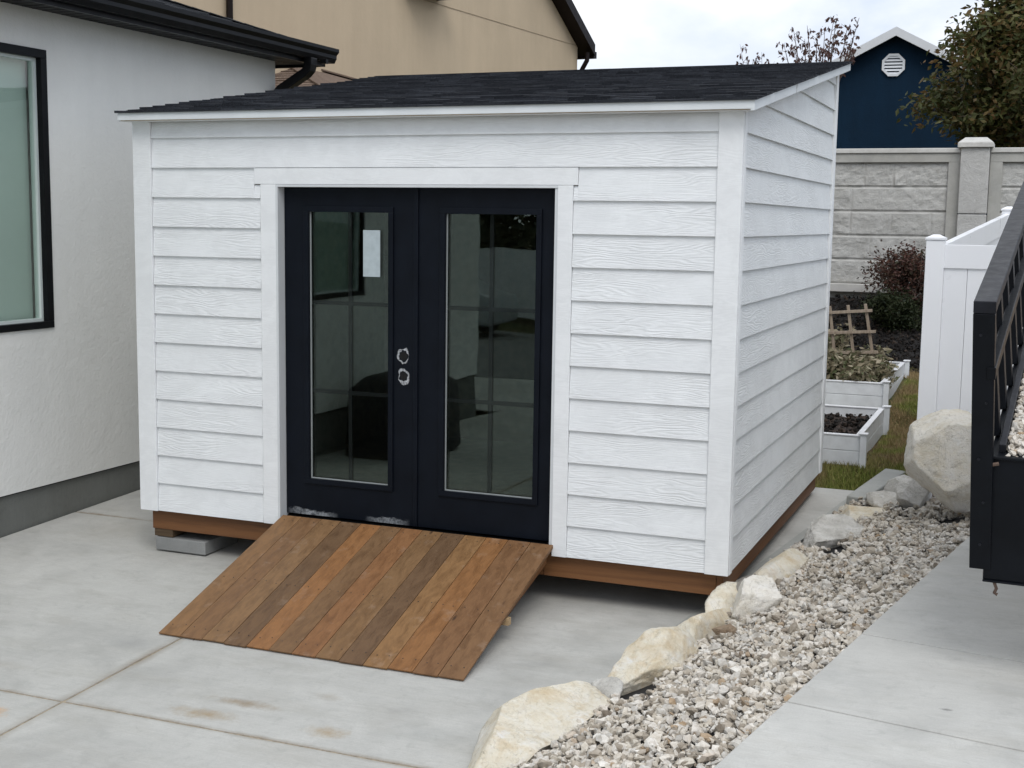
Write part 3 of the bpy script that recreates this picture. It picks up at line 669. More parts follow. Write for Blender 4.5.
def shingles(mb, P0, U, V, wid, slen, expo=.14, seed=1, th=.004, hip=None):
    """courses of random-width tabs on the plane P0 + u*U + v*V (v up the slope)"""
    rn = random.Random(seed); P0, U, V = Vector(P0), Vector(U).normalized(), Vector(V).normalized(); Nn = U.cross(V).normalized()
    if Nn.z < 0: Nn = -Nn
    for j in range(int(math.ceil(slen/expo))):
        v0, v1 = j*expo, min(slen, (j+1)*expo+.02); x = -rn.random()*.3
        u_lo, u_hi = hip(v1) if hip else (0, wid)
        while x < u_hi:
            wd = rn.uniform(.07, .30); a, b = max(u_lo, x), min(u_hi, x+wd-.002); x += wd
            if b-a < .01: continue
            t = th*(1.0 + (rn.random() < .5)*1.6) + rn.random()*.0015; drop = rn.choice((0, .008, .018)) if t > th*1.8 else 0
            p = lambda u, v, h: P0 + U*u + V*v + Nn*h
            va = v0 - (drop if j else 0)
            hb = .001+.0
            mb.hexa([p(a,va,.0),p(b,va,.0),p(b,v1,.0),p(a,v1,.0),p(a,va,t+.005),p(b,va,t+.005),p(b,v1,.0015),p(a,v1,.0015)])
sl_ = Vector((0, 1, .1657)).normalized()
mb = MB(); shingles(mb, (-.065, -.135, rz(-.135)+.001), (1,0,0), sl_, 4.163, 3.655/sl_.y*1.0, seed=4); mb.build('shingles', M['shingle'], shed)
mb = MB(); mb.bar((-.065,3.50,rz(3.50)+.006),(4.088,3.50,rz(3.50)+.006),.06,.012); mb.build('ridge_cap', M['shingle'], shed)

# supports, each a thing of its own
def paver(x, y, zt, label):
    t = MB(); t.box(x, x+.40, y, y+.39, g(y+.2)+.004, zt)
    return tag(t.build('paver_block', M['block'], bevel=.006), label, 'paver block', 'grey blocks carrying the shed')
paver(.062, .032, .083, 'grey square paver block under the left front corner of the shed')
paver(2.1, .55, .12, 'grey paver block in the shade under the middle of the shed')
t = MB(); t.box(.052, .20, .036, .42, .088, .1385); tag(t.build('shim', M['dark_wood'], bevel=.002), 'dark scrap of wood between the paver block and the shed frame', 'wood shim')
t = MB(); t.box(2.1, 2.5, .56, .9, .1215, .1385); tag(t.build('shim', M['dark_wood']), 'wood scrap on the paver block under the middle of the shed', 'wood shim')

# ------------------------------------------------------------------ ramp
ramp = thing('ramp', (2.03, -.68, -.05), 'stained brown wooden ramp leading up to the navy shed doors', 'ramp')
T0 = Vector((1.103, -.024, .346)); B0 = Vector((1.103, -1.325, -.052)); sv = (B0-T0); tot = 1.858; nb = 13; bw = tot/nb
nrm = Vector((1,0,0)).cross(-sv).normalized(); nrm = nrm if nrm.z > 0 else -nrm
tones = [(.23,.125,.055),(.20,.108,.050),(.22,.125,.058),(.150,.086,.043),(.265,.125,.047),(.185,.103,.048),(.235,.112,.046),(.20,.112,.050),(.142,.082,.042),(.245,.133,.055),(.245,.115,.042),(.19,.097,.043),(.19,.102,.047)]
mb = MB(); rn = random.Random(3)
for i in range(nb):
    x0_ = i*bw + .0015; x1_ = (i+1)*bw-.0022; up = rn.uniform(-.0012, .0012); ext = rn.uniform(-.003, .004); mb.cur = tones[i]
    a = T0 + Vector((x0_, 0, 0)) + nrm*up; L_ = sv*(1+ext); th = .022
    end = L_
    mb.hexa([a - nrm*th, a + Vector((x1_-x0_, 0, 0)) - nrm*th, a + Vector((x1_-x0_, 0, 0)) - nrm*th + end + nrm*.014, a - nrm*th + end + nrm*.014,
             a, a + Vector((x1_-x0_, 0, 0)), a + Vector((x1_-x0_, 0, 0)) + end, a + end])
deckmb = mb
for xx in (.03, .92, 1.79):
    a = T0 + Vector((xx, -.03, -.024)); b = B0 + Vector((xx, .09, .0))
    mb = MB(); mb.prism([(a.x, a.y, a.z), (a.x, a.y, a.z-.085), (b.x, b.y, b.z-.003), (b.x, b.y+.02, b.z-.002)], (.038, 0, 0)); mb.build('stringer', M['skirt_wood_y'], ramp)
mb = MB(); pm = T0 + sv*.56 - nrm*.045; mb.obox(pm + Vector((.10, 0, -.02)), (1.765, 0, 0), (0, .035, 0), (0, 0, .04)); mb.build('cross_brace', M['raw_wood'], ramp)
mb = deckmb; mb.cur = (.05,.04,.035)
for i in range(nb):
    for fr in (.04, .55, .93):
        for q in (.25, .75):
            p = T0 + Vector(((i+q)*bw + rn.uniform(-.01, .01), 0, 0)) + sv*(fr+rn.uniform(-.006, .006)) + nrm*.0008
            mb.disc(p, nrm, .0035, .0016, 8)
mb.build('deck_boards', M['ramp_wood'], ramp)

# fallen twig
mb = MB(); mb.tube([(1.335,-1.33,g(-1.33)+.005),(1.355,-1.27,g(-1.27)+.008),(1.375,-1.21,g(-1.21)+.005)], .003, 6); tag(mb.build('twig', M['twig']), 'thin dark twig lying on the concrete in front of the ramp', 'twig')

# ------------------------------------------------------------------ near house
house = thing('house', (-5.2, -2.3, 0), 'light grey stucco house with black gutter and large black-framed window', 'house')
WX = -1.15; YN, YF = -8.2, 3.53; wy0, wy1, wz0, wz1 = -5.1, .478, 1.425, 3.412
mb = MB()
mb.box(WX-.3, WX, YN, wy0, .27, 3.72); mb.box(WX-.3, WX, wy1, YF, .27, 3.72); mb.box(WX-.3, WX, wy0, wy1, .27, wz0); mb.box(WX-.3, WX, wy0, wy1, wz1, 3.72)
mb.box(-9.2, WX-.3, YF-.3, YF, .27, 3.72); mb.box(-9.2, WX-.3, YN, YN+.3, .27, 3.72); mb.box(-9.2, -8.9, YN+.3, YF-.3, .27, 3.72)
mb.build('wall', M['stucco'], house)
mb = MB(); mb.box(-9.17, WX-.022, YN+.02, YF-.02, -.5, .262); mb.build('foundation', M['foundation'], house)
mb = MB(); mb.box(-9.19, WX-.004, YN+.01, YF-.006, .262, .2695); mb.build('base_flashing', M['gutter'], house)
win = bpy.data.objects.new('window', None); C.objects.link(win); win.parent = house; win.location = Vector((WX, -2.3, wz0)) - house.location
mb = MB(); fwd = .014; ff = .062
mb.box(WX-.09, WX+fwd, wy0, wy1, wz1-ff, wz1); mb.box(WX-.09, WX+fwd, wy0, wy1, wz0, wz0+ff*.8); mb.box(WX-.09, WX+fwd, wy0, wy0+ff, wz0+ff*.8, wz1-ff); mb.box(WX-.09, WX+fwd, wy1-ff, wy1, wz0+ff*.8, wz1-ff)
for yy in (-3.25, -1.4): mb.box(WX-.088, WX+fwd-.004, yy-.03, yy+.03, wz0+ff*.8, wz1-ff)
mb.build('frame', M['black'], win, bevel=.003)
mb = MB()
for (a, b) in ((wy0+ff, -3.28), (-3.22, -1.43), (-1.37, wy1-ff)):
    za, zb = wz0+ff*.8, wz1-ff; s_ = .022
    mb.box(WX-.085, WX-.03, a+.001, a+s_, za, zb); mb.box(WX-.085, WX-.03, b-s_, b-.001, za, zb); mb.box(WX-.085, WX-.03, a+s_, b-s_, za, za+s_); mb.box(WX-.085, WX-.03, a+s_, b-s_, zb-s_, zb)
mb.build('sash', M['white_frame'], win)
mb = MB(); mb.add([(WX-.05, wy0+.05, wz0+.04), (WX-.05, wy1-.05, wz0+.04), (WX-.05, wy1-.05, wz1-.05), (WX-.05, wy0+.05, wz1-.05)], [(0,1,2,3)]); mb.build('glass_pane', M['window_glass'], win)
mb = MB(); mb.box(WX-.124, WX-.120, wy0+.07, wy1-.07, wz0+.03, wz1-.05)
mb.build('blind', M['blind'], win)
# roof: hip, pitch .33
EX, EYN, EYF, EZ = -.80, YN-.45, 3.86, 3.80; pt = .33
RX = -5.2; hw = EX-RX; RZ = EZ+hw*pt
A_, B_, C_, D2 = Vector((EX,EYN,EZ)), Vector((EX,EYF,EZ)), Vector((2*RX-EX,EYF,EZ)), Vector((2*RX-EX,EYN,EZ)); E1, E2 = Vector((RX,EYN+hw,RZ)), Vector((RX,EYF-hw,RZ))
rf = bpy.data.objects.new('roof', None); C.objects.link(rf); rf.parent = house; rf.location = Vector((RX, -2.3, EZ)) - house.location
mb = MB(); up_ = Vector((0,0,.03)); mb.add([A_, B_, C_, D2, E1, E2, A_-up_, B_-up_, C_-up_, D2-up_], [(0,1,5,4),(1,2,5),(2,3,4,5),(3,0,4),(6,7,1,0),(7,8,2,1),(8,9,3,2),(9,6,0,3),(9,8,7,6)]); mb.build('roof_deck', M['grey_shingle'], rf)
mb = MB(); sL = hw*math.sqrt(1+pt*pt); k_ = hw/sL
shingles(mb, A_+Vector((.01,0,.004)), (0,1,0), Vector((-1,0,pt)), EYF-EYN, sL, expo=.15, seed=8, hip=lambda v: (v*k_, EYF-EYN-v*k_))
shingles(mb, C_+Vector((0,.01,.004)), (1,0,0), Vector((0,-1,pt)), 2*hw, sL, expo=.15, seed=9, hip=lambda v: (v*k_, 2*hw-v*k_))
mb.build('shingles', M['grey_shingle'], rf)
mb = MB(); n_ = 40
for i in range(n_): 
    a = B_ + (E2-B_)*i/n_; b = B_ + (E2-B_)*((i+1.02)/n_); mb.bar(a+Vector((0,0,.010)), b+Vector((0,0,.013)), .18, .006)
mb.build('hip_cap', M['grey_shingle'], rf)
# soffit, fascia
mb = MB(); mb.box(WX+.001, EX-.03, EYN+.05, EYF-.03, 3.685, 3.70); mb.box(-9.2, WX+.001, YF+.001, EYF-.03, 3.685, 3.70)
sf = mb.build('soffit', M['soffit'], house)
mb = MB(); yy = EYN+.1
while yy < EYF-.1: mb.box(WX+.01, EX-.04, yy, yy+.012, 3.682, 3.6848); yy += .10
mb.build('soffit_ribs', M['gutter'], sf)
mb = MB(); mb.box(EX-.029, EX-.005, EYN, EYF-.005, 3.66, 3.795); mb.box(-9.2, EX-.005, EYF-.029, EYF-.0049, 3.66, 3.795); mb.build('fascia', M['gutter'], house)
# K-style gutter, profile swept along y, with an end cap
prof = [(EX-.004,3.82),(EX-.004,3.695),(EX+.055,3.695),(EX+.078,3.735),(EX+.078,3.765),(EX+.105,3.795),(EX+.105,3.825),(EX+.094,3.825),(EX+.094,3.80),(EX+.066,3.770),(EX+.066,3.74),(EX+.048,3.705),(EX+.008,3.705),(EX+.008,3.82)]
gut = bpy.data.objects.new('gutter', None); C.objects.link(gut); gut.parent = house; gut.location = Vector((EX, -2.3, 3.7)) - house.location
mb = MB(); mb.prism([(x, EYN, z) for x, z in prof], (0, EYF+.06-EYN, 0)); mb.prism([(x, EYF+.061, z) for x, z in prof[:7]], (0, .006, 0)); mb.build('gutter_channel', M['gutter'], gut)
mb = MB(); mb.bar((-.765,3.62,3.70),(-.765,3.62,3.62),.075,.055,(0,1,0)); 
def duct(pts, w=.075, d=.058):
    m_ = MB(); rings = []; pts = [Vector(p) for p in pts]
    for i, p in enumerate(pts):
        dr = (pts[min(i+1, len(pts)-1)]-pts[max(i-1, 0)]).normalized(); sy = Vector((0,1,0)); sx = dr.cross(sy).normalized()
        rings.append([p - sx*d/2 - sy*w/2, p + sx*d/2 - sy*w/2, p + sx*d/2 + sy*w/2, p - sx*d/2 + sy*w/2])
    V = [q for r_ in rings for q in r_]; F = [(i*4+k, i*4+(k+1) % 4, (i+1)*4+(k+1) % 4, (i+1)*4+k) for i in range(len(pts)-1) for k in range(4)]
    m_.add(V, F + [(3,2,1,0), tuple(range(len(V)-4, len(V)))]); return m_
duct([(-.755,3.50,3.70),(-.755,3.50,3.64),(-.765,3.50,3.60),(-.80,3.50,3.565),(-1.06,3.50,3.42),(-1.10,3.50,3.38),(-1.108,3.50,3.33),(-1.108,3.50,.10),(-1.05,3.50,.06)], .105, .08).build('downspout', M['gutter'], gut, bevel=.006)
mb = MB(); mb.box(-.72, -.66, 3.62, 3.66, 3.66, 3.70); mb.build('gutter_bracket', M['gutter'], gut)

# ------------------------------------------------------------------ tan house
tan = thing('tan_house', (-5.6, 8, 0), 'tall tan stucco house with dark brown rake behind the shed', 'house')
W0 = Vector((-2.56, 16.13, 0)); th_ = R(5.4); dn = Vector((-math.sin(th_), -math.cos(th_), 0)); pn_ = Vector((dn.y, -dn.x, 0)); pn_ = pn_ if pn_.x < 0 else -pn_   # dn towards the viewer, pn_ away from the wall
ez = 5.45; half = 6.5; pk = .6
def W2(t, z, out=0): p = W0 + dn*t - pn_*out; return Vector((p.x, p.y, z))
prof = [W2(0, 0), W2(0, ez), W2(half, ez+half*pk), W2(2*half, ez), W2(2*half, 0)]
mb = MB(); mb.prism(prof, pn_*10); mb.build('wall', M['tan_stucco'], tan)
ov = .26
mb = MB()
for a, b in ((-.22, half), (2*half+.22, half)):
    pa, pb = W2(a, ez+(a if a < half else 2*half-a)*pk-.03, ov), W2(b, ez+half*pk-.03, ov)
    mb.add([pa, pb, pb+pn_*11, pa+pn_*11] + [q+Vector((0,0,.20)) for q in (pa, pb, pb+pn_*11, pa+pn_*11)], [(0,1,2,3),(7,6,5,4),(0,4,5,1),(1,5,6,2),(2,6,7,3),(3,7,4,0)])
mb.build('roof', M['brown_trim'], tan)
mb = MB(); p = W2(-.23, ez-.20, -.5); mb.obox(p, -dn*.13, -pn_*.73, (0,0,.12)); mb.build('gutter', M['brown_trim'], tan)
mb = MB(); a = W2(-.06, ez-.12, .17); b_ = W2(-.06, ez-.26, .17); c_ = W2(-.06, ez-.46, .05); d_ = W2(-.06, 0, .05); mb.tube([a, b_, c_, c_-Vector((0,0,.12)), d_], .045, 8); mb.build('downspout', M['brown_trim'], tan)
mb = MB(); a = W2(9.95, 0, .05); mb.tube([a, a+Vector((0,0,9))], .04, 8); mb.build('downspout', M['brown_trim'], tan)
mb = MB(); p = W2(5.05, 5.50, .0); mb.obox(p, dn*1.0, -pn_*.35, (0,0,.12)); mb.obox(p+Vector((0,0,.12))-dn*.06, dn*1.12, -pn_*.40, (0,0,.05)); mb.build('window_canopy', M['brown_trim'], tan)
mb = MB(); mb.bar(W2(0, ez+.0, .004), W2(2*half, ez+.0, .004), .004, .012); mb.build('control_joint', simple('stucco_joint', (.36,.28,.19), .9), tan)
mb = MB()   # low hip roof in front
h0, h1, h2 = Vector((-3.70, 7.92, 4.255)), Vector((-2.70, 8.60, 4.02)), Vector((-6.5, 7.92, 4.255))
low = [Vector((-2.3, 9.1, 3.85)), Vector((-1.3, 5.4, 3.44)), Vector((-6.5, 5.4, 3.44)), Vector((-6.5, 9.6, 3.85))]
mb.add([h2, h0, low[1], low[2], low[0], low[3]], [(0,1,2,3)[::-1], (1,4,2), (0,5,4,1)[::-1]])
lr = mb.build('lower_roof_deck', M['brown_shingle'], tan)
mb = MB(); 
Pq = Vector((-6.5, 5.4, 3.445)); vv = Vector((0,2.52,.815)); shingles(mb, Pq, (1,0,0), vv, 5.2, vv.length, expo=.14, seed=12, hip=lambda v: (0, 5.2-v/vv.length*2.4))
mb.bar(h2+Vector((0,0,.01)), h0+Vector((0,0,.01)), .2, .02); mb.bar(h0+Vector((0,0,.01)), low[0]+Vector((0,0,.01)), .2, .02); mb.bar(h0+Vector((0,0,.01)), low[1]+Vector((0,0,.01)), .2, .02)
mb.build('lower_shingles', M['brown_shingle'], tan)
mb = MB(); mb.box(-6.4, -2.6, 5.9, 9.2, 0, 3.40); mb.build('lower_wall', M['tan_stucco'], tan)

# ------------------------------------------------------------------ blue house
blue = thing('blue_house', (2.71, 20, 1.4), 'navy blue stucco house with white gable trim and round vent', 'house')
blue.rotation_euler = (0, 0, R(4))
ax, az, pk = 2.713, 5.94, .52
hwid = 5.2
mb = MB(); mb.prism([(ax-hwid,20,1.0),(ax-hwid,20,az-hwid*pk),(ax,20,az),(ax+hwid,20,az-hwid*pk),(ax+hwid,20,1.0)], (0,9,0)); mb.build('wall', M['navy_stucco'], blue)
mb = MB()
for s_ in (1, -1):
    a = Vector((ax, 19.70, az+.14)); b_ = Vector((ax+s_*(hwid+.5), 19.70, az+.14-(hwid+.5)*pk)); dwn = Vector((0,0,-.17))
    mb.add([a, b_, b_+dwn, a+dwn] + [q+Vector((0,.05,0)) for q in (a, b_, b_+dwn, a+dwn)], [(0,1,2,3),(7,6,5,4),(0,4,5,1),(1,5,6,2),(2,6,7,3),(3,7,4,0)])
mb.build('bargeboard', simple('white_bargeboard', (.62,.64,.66), .5, .03), blue)
mb = MB()
for s_ in (1, -1):
    a = Vector((ax, 19.75, az+.02)); b_ = Vector((ax+s_*(hwid+.45), 19.75, az+.02-(hwid+.45)*pk)); bk = Vector((0,9.5,0)); dwn = Vector((0,0,.10))
    mb.add([a, b_, b_+bk, a+bk] + [q+dwn for q in (a, b_, b_+bk, a+bk)], [(0,1,2,3),(7,6,5,4),(0,4,5,1),(1,5,6,2),(2,6,7,3),(3,7,4,0)])
mb.build('roof', M['grey_shingle'], blue)
mb = MB(); oc = [(2.682+math.cos(R(22.5+45*i))*.235, 19.955, 5.38+math.sin(R(22.5+45*i))*.235) for i in range(8)]; oi = [(2.682+math.cos(R(22.5+45*i))*.185, 19.955, 5.38+math.sin(R(22.5+45*i))*.185) for i in range(8)]
V = oc + oi + [(x, 19.998, z) for x, y, z in oc] + [(x, 19.998, z) for x, y, z in oi]
mb.add(V, [(i, (i+1) % 8, 8+(i+1) % 8, 8+i) for i in range(8)] + [(16+i, 16+(i+1) % 8, (i+1) % 8, i) for i in range(8)] + [(8+i, 8+(i+1) % 8, 24+(i+1) % 8, 24+i) for i in range(8)])
vm = simple('white_vent', (.74,.77,.80), .5, .03); vt = mb.build('vent', vm, blue)
mb = MB()
for i in range(6):
    z = 5.38-.155+i*.062; hx = math.sqrt(max(.01, .185**2-(abs(z-5.38)-.005)**2))*.98
    mb.hexa([(2.682-hx,19.958,z-.022),(2.682+hx,19.958,z-.022),(2.682+hx,19.966,z-.022),(2.682-hx,19.966,z-.022),(2.682-hx,19.990,z+.022),(2.682+hx,19.990,z+.022),(2.682+hx,19.996,z+.022),(2.682-hx,19.996,z+.022)])
mb.build('louvre_slats', vm, vt)

# ------------------------------------------------------------------ block wall
wall = thing('block_wall', (4.67, 12.1, 1.38), 'grey split-face concrete block fence wall with square pillar', 'wall')
def face(name, x0, x1, seed):
    rn = random.Random(seed); st = .028; z_t, z_b = 3.125, 1.42; nxx, nzz = int((x1-x0)/st), int((z_t-z_b)/st)
    rows = [1.42+.341*i for i in range(6)]; joints = []
    for i in range(5):
        x = x0-rn.random()*.4; J = []
        while x < x1: x += rn.choice((.40,.55,.85,1.2)); J.append(x)
        joints.append(J)
    V = np.zeros(((nxx+1)*(nzz+1), 3)); q = 0
    for j in range(nzz+1):
        z = z_b + (z_t-z_b)*j/nzz; ri = min(4, int((z-1.42)/.341)); dz_ = min(abs(z-r_) for r_ in rows)
        for i in range(nxx+1):
            x = x0 + (x1-x0)*i/nxx; dj = min(abs(x-jx) for jx in joints[ri]); k = ri*7.3+sum(1 for jx in joints[ri] if jx < x)*3.1
            amp = .35 + .65*abs(noise.noise(Vector((k, 1.1, .3))))*1.8
            h = (noise.noise(Vector((x*4+k, z*6, k)))*.5+noise.noise(Vector((x*11, z*14, k)))*.38+noise.noise(Vector((x*25, z*28, k)))*.2*1.0)*.045*amp
            if dz_ < .014: h = -.022
            elif dj < .013: h = min(h, -.008)
            V[q] = (x, 12.0-h+.02, z); q += 1
    F = np.array([(j*(nxx+1)+i, j*(nxx+1)+i+1, (j+1)*(nxx+1)+i+1, (j+1)*(nxx+1)+i) for j in range(nzz) for i in range(nxx)])
    npobj(name, V, F, M['wallblock'], wall)
face('block_face', -1.5, 4.32, 5); face('block_face', 5.02, 9.5, 6)
mb = MB()
mb.box(-3, 4.473, 12.06, 12.2, .9, 3.25); mb.box(4.857, 11, 12.06, 12.2, .9, 3.25)
mb.box(-3, 4.473, 11.975, 12.058, 3.125, 3.248); mb.box(4.857, 11, 11.975, 12.058, 3.125, 3.248)
mb.box(4.32, 4.473, 11.976, 12.058, 1.42, 3.1245); mb.box(4.857, 5.02, 11.976, 12.058, 1.42, 3.1245)
mb.build('wall_panel_frame', M['wallband'], wall, bevel=.006)
mb = MB(); mb.box(-3, 4.472, 11.95, 12.23, 3.251, 3.318); mb.box(4.858, 11, 11.95, 12.23, 3.251, 3.318); mb.build('coping', M['wallcap'], wall, bevel=.01)
mb = MB(); mb.box(-3, 3.75, 11.93, 12.058, 1.30, 1.417); mb.build('base_strip', M['wallcap'], wall, bevel=.01)
pil = bpy.data.objects.new('pillar', None); C.objects.link(pil); pil.parent = wall; pil.location = Vector((4.665, 12.05, 1.2)) - wall.location
mb = MB()
for (za, zb) in ((.9, 1.60), (1.61, 2.415), (2.425, 3.315)):
    mb.box(4.478, 4.852, 11.86, 12.25, za, zb)
o = mb.build('pillar_shaft', m_rock('rough_pillar_block', [(.40,.395,.38),(.47,.465,.445),(.51,.505,.485),(.55,.545,.525)], 4, -.25), pil, bevel=.012)
mb = MB(); a0, a1, b0, b1 = 4.435, 4.895, 11.815, 12.295
mb.box(a0, a1, b0, b1, 3.318, 3.385)
mb.hexa([(a0+.004,b0+.004,3.3855),(a1-.004,b0+.004,3.3855),(a1-.004,b1-.004,3.3855),(a0+.004,b1-.004,3.3855),(a0+.09,b0+.09,3.455),(a1-.09,b0+.09,3.455),(a1-.09,b1-.09,3.455),(a0+.09,b1-.09,3.455)])
mb.build('pillar_cap', M['wallcap'], pil, bevel=.008)

# ------------------------------------------------------------------ mulch slope and lawn
def mz(x, y): return terr(x, y)+.035
mb = MB(); XX = [-2+.25*i for i in range(41)]; YY = [9.35+.13*i for i in range(21)]
mb.v = [(x, y, mz(x, y)+.03*noise.noise(Vector((x*3, y*3, 1)))) for y in YY for x in XX]; n_ = len(XX)
mb.f = [(j*n_+i, j*n_+i+1, (j+1)*n_+i+1, (j+1)*n_+i) for j in range(len(YY)-1) for i in range(n_-1)]; mb.c = [None]*len(mb.f)
tag(mb.build('mulch_slope', M['mulch'], smooth=True), kind='structure')
rg = np.random.default_rng(21); P = []; S = []
for _ in range(7000):
    x, y = rg.uniform(2.6, 5.8), rg.uniform(9.3, 11.97); P.append((x, y, mz(x, y)+rg.uniform(0, .045))); S.append(rg.uniform(.012, .04))
tag(scatter('mulch', P, S, templates(5, 30), M['chip'], 22, asp=(.2, .45)), 'dark bark mulch covering the slope below the block wall', 'mulch', kind='stuff')
def blades(name, n, xr, yr, mat, h=(.03, .07), seed=1, keep=None):
    rg = np.random.default_rng(seed); V = []; F = []; q = 0
    while q < n:
        x, y = rg.uniform(*xr), rg.uniform(*yr)
        if keep and not keep(x, y): continue
        z = terr(x, y); a = rg.uniform(0, 6.28); hh = rg.uniform(*h); w_ = rg.uniform(.003, .006); ln = rg.uniform(.01, .05); b = rg.uniform(0, 6.28)
        dx_, dy_ = math.cos(a)*w_, math.sin(a)*w_
        V += [(x-dx_, y-dy_, z), (x+dx_, y+dy_, z), (x+math.cos(b)*ln, y+math.sin(b)*ln, z+hh)]; F.append((3*q, 3*q+1, 3*q+2)); q += 1
    return npobj(name, np.array(V), np.array(F), mat)
def lawn_ok(x, y):
    if x < 4.26 and 4.5 < y < 6.25: return False
    if x < 4.20 and 6.6 < y < 8.95: return False
    return x > edge(y)-.0 or y > 3.62
tag(blades('grass', 60000, (3.3, 5.2), (3.62, 9.5), M['grass'], seed=3, keep=lawn_ok), 'patchy green and straw-coloured lawn between shed and raised beds', 'grass', kind='stuff')

# ------------------------------------------------------------------ raised beds
def bed(x1, y0, y1, zb, label, length=2.2, h=.275):
    x0 = x1-length; t = thing('raised_bed', ((x0+x1)/2, (y0+y1)/2, zb), label, 'raised bed', 'white raised garden beds')
    pw = .055
    for (a, b, c, d) in ((x0, x1, y0, y0+.035), (x0, x1, y1-.035, y1), (x0, x0+.035, y0+.036, y1-.036), (x1-.035, x1, y0+.036, y1-.036)):
        mb = MB(); nb_ = 2; hh = (h-.02)/2
        for k in range(2): mb.box(a, b, c, d, zb+.003+k*(hh+.003), zb+.003+k*(hh+.003)+hh)
        mb.build('side_board', M['bedvinyl'], t, bevel=.004)
        mb = MB(); mb.box(a-.008, b+.008, c-.008, d+.008, zb+h-.0145, zb+h-.002); mb.build('top_rail', M['vinyl'], t, bevel=.003)
    for (px, py) in ((x0, y0), (x1, y0), (x0, y1), (x1, y1)):
        sx = 1 if px == x1 else -1; sy = 1 if py == y1 else -1
        mb = MB(); mb.box(min(px, px+sx*pw)+ (.002 if sx > 0 else -.002), max(px, px+sx*pw)+(.002 if sx > 0 else -.002), min(py-sy*.02, py-sy*.02+sy*pw), max(py-sy*.02, py-sy*.02+sy*pw), zb-.04, zb+h+.008)
        ps = mb.build('corner_post', M['bedvinyl'], t, bevel=.003)
        cx, cy = px+sx*pw/2, py-sy*.02+sy*pw/2
        mb = MB(); mb.box(cx-.040, cx+.040, cy-.040, cy+.040, zb+h+.009, zb+h+.022); mb.build('post_cap', M['vinyl'], ps, bevel=.004)
    mb = MB(); rn = random.Random(int(y0*10)); nx_, ny_ = 40, 32
    for j in range(ny_+1):
        for i in range(nx_+1):
            x = x0+.036+(x1-x0-.072)*i/nx_; y = y0+.036+(y1-y0-.072)*j/ny_
            mb.v.append((x, y, zb+h*.62+.05*noise.noise(Vector((x*5, y*5, 2)))+.035*noise.noise(Vector((x*15, y*15, 2)))))
    mb.f = [(j*(nx_+1)+i, j*(nx_+1)+i+1, (j+1)*(nx_+1)+i+1, (j+1)*(nx_+1)+i) for j in range(ny_) for i in range(nx_)]; mb.c = [None]*len(mb.f)
    mb.build('soil', M['soil'], t, smooth=True)
    return t
bed(4.205, 4.26, 6.10, .185, 'nearer white vinyl raised bed holding only bare dark soil')
bed(4.13, 6.72, 9.0, .36, 'farther white vinyl raised bed full of withered plants')
# dead roots and clods in the near bed
rg = np.random.default_rng(77); P = [(rg.uniform(2.6,4.15), rg.uniform(4.35,6.0), .37+rg.uniform(-.02,.04)) for _ in range(900)]
tag(scatter('soil_clods', P, rg.uniform(.012,.045,900), templates(5, 31), M['chip'], 23), 'dark clods and dead roots on the soil of the nearer bed', 'soil', kind='stuff')
# trellis
tr = thing('trellis', (3.68, 7.62, .52), 'weathered wooden lattice trellis leaning in the planted raised bed', 'trellis')
for (a, b) in (((3.423,7.60,1.352),(3.53,7.66,.52)), ((3.620,7.60,1.372),(3.74,7.66,.52)), ((3.805,7.60,1.392),(3.96,7.66,.52))):
    mb = MB(); mb.bar(a, b, .032, .018, (0,1,0)); mb.build('upright', M['grey_wood'], tr, bevel=.002)
for (a, b) in (((3.36,7.582,1.277),(3.885,7.582,1.324)), ((3.37,7.592,1.055),(3.93,7.592,1.094)), ((3.39,7.602,.83),(3.965,7.602,.868))):
    mb = MB(); mb.bar(a, b, .032, .018, (0,1,0)); mb.build('crossbar', M['grey_wood'], tr, bevel=.002)

# ------------------------------------------------------------------ foliage
def leafmesh(name, centers, spread, per, size, mat, parent, seed, droop=.3, aspect=.45):
    rg = np.random.default_rng(seed); centers = np.array(centers); n = len(centers)*per
    c = np.repeat(centers, per, 0) + rg.normal(size=(n, 3))*spread
    a = rg.uniform(0, 6.283, n); el = rg.normal(size=n)*.5-droop
    d = np.stack([np.cos(a)*np.cos(el), np.sin(a)*np.cos(el), np.sin(el)], 1)
    s = np.cross(d, rg.normal(size=(n, 3))); s /= np.linalg.norm(s, axis=1)[:, None]; nn = np.cross(d, s)
    L_ = (size*rg.uniform(.6, 1.25, n))[:, None]; w_ = L_*aspect
    V = np.stack([c, c+d*L_*.45+s*w_*.5+nn*w_*.12, c+d*L_, c+d*L_*.45-s*w_*.5+nn*w_*.12], 1).reshape(-1, 3)
    F = np.arange(n*4).reshape(n, 4)
    return npobj(name, V, F, mat, parent)
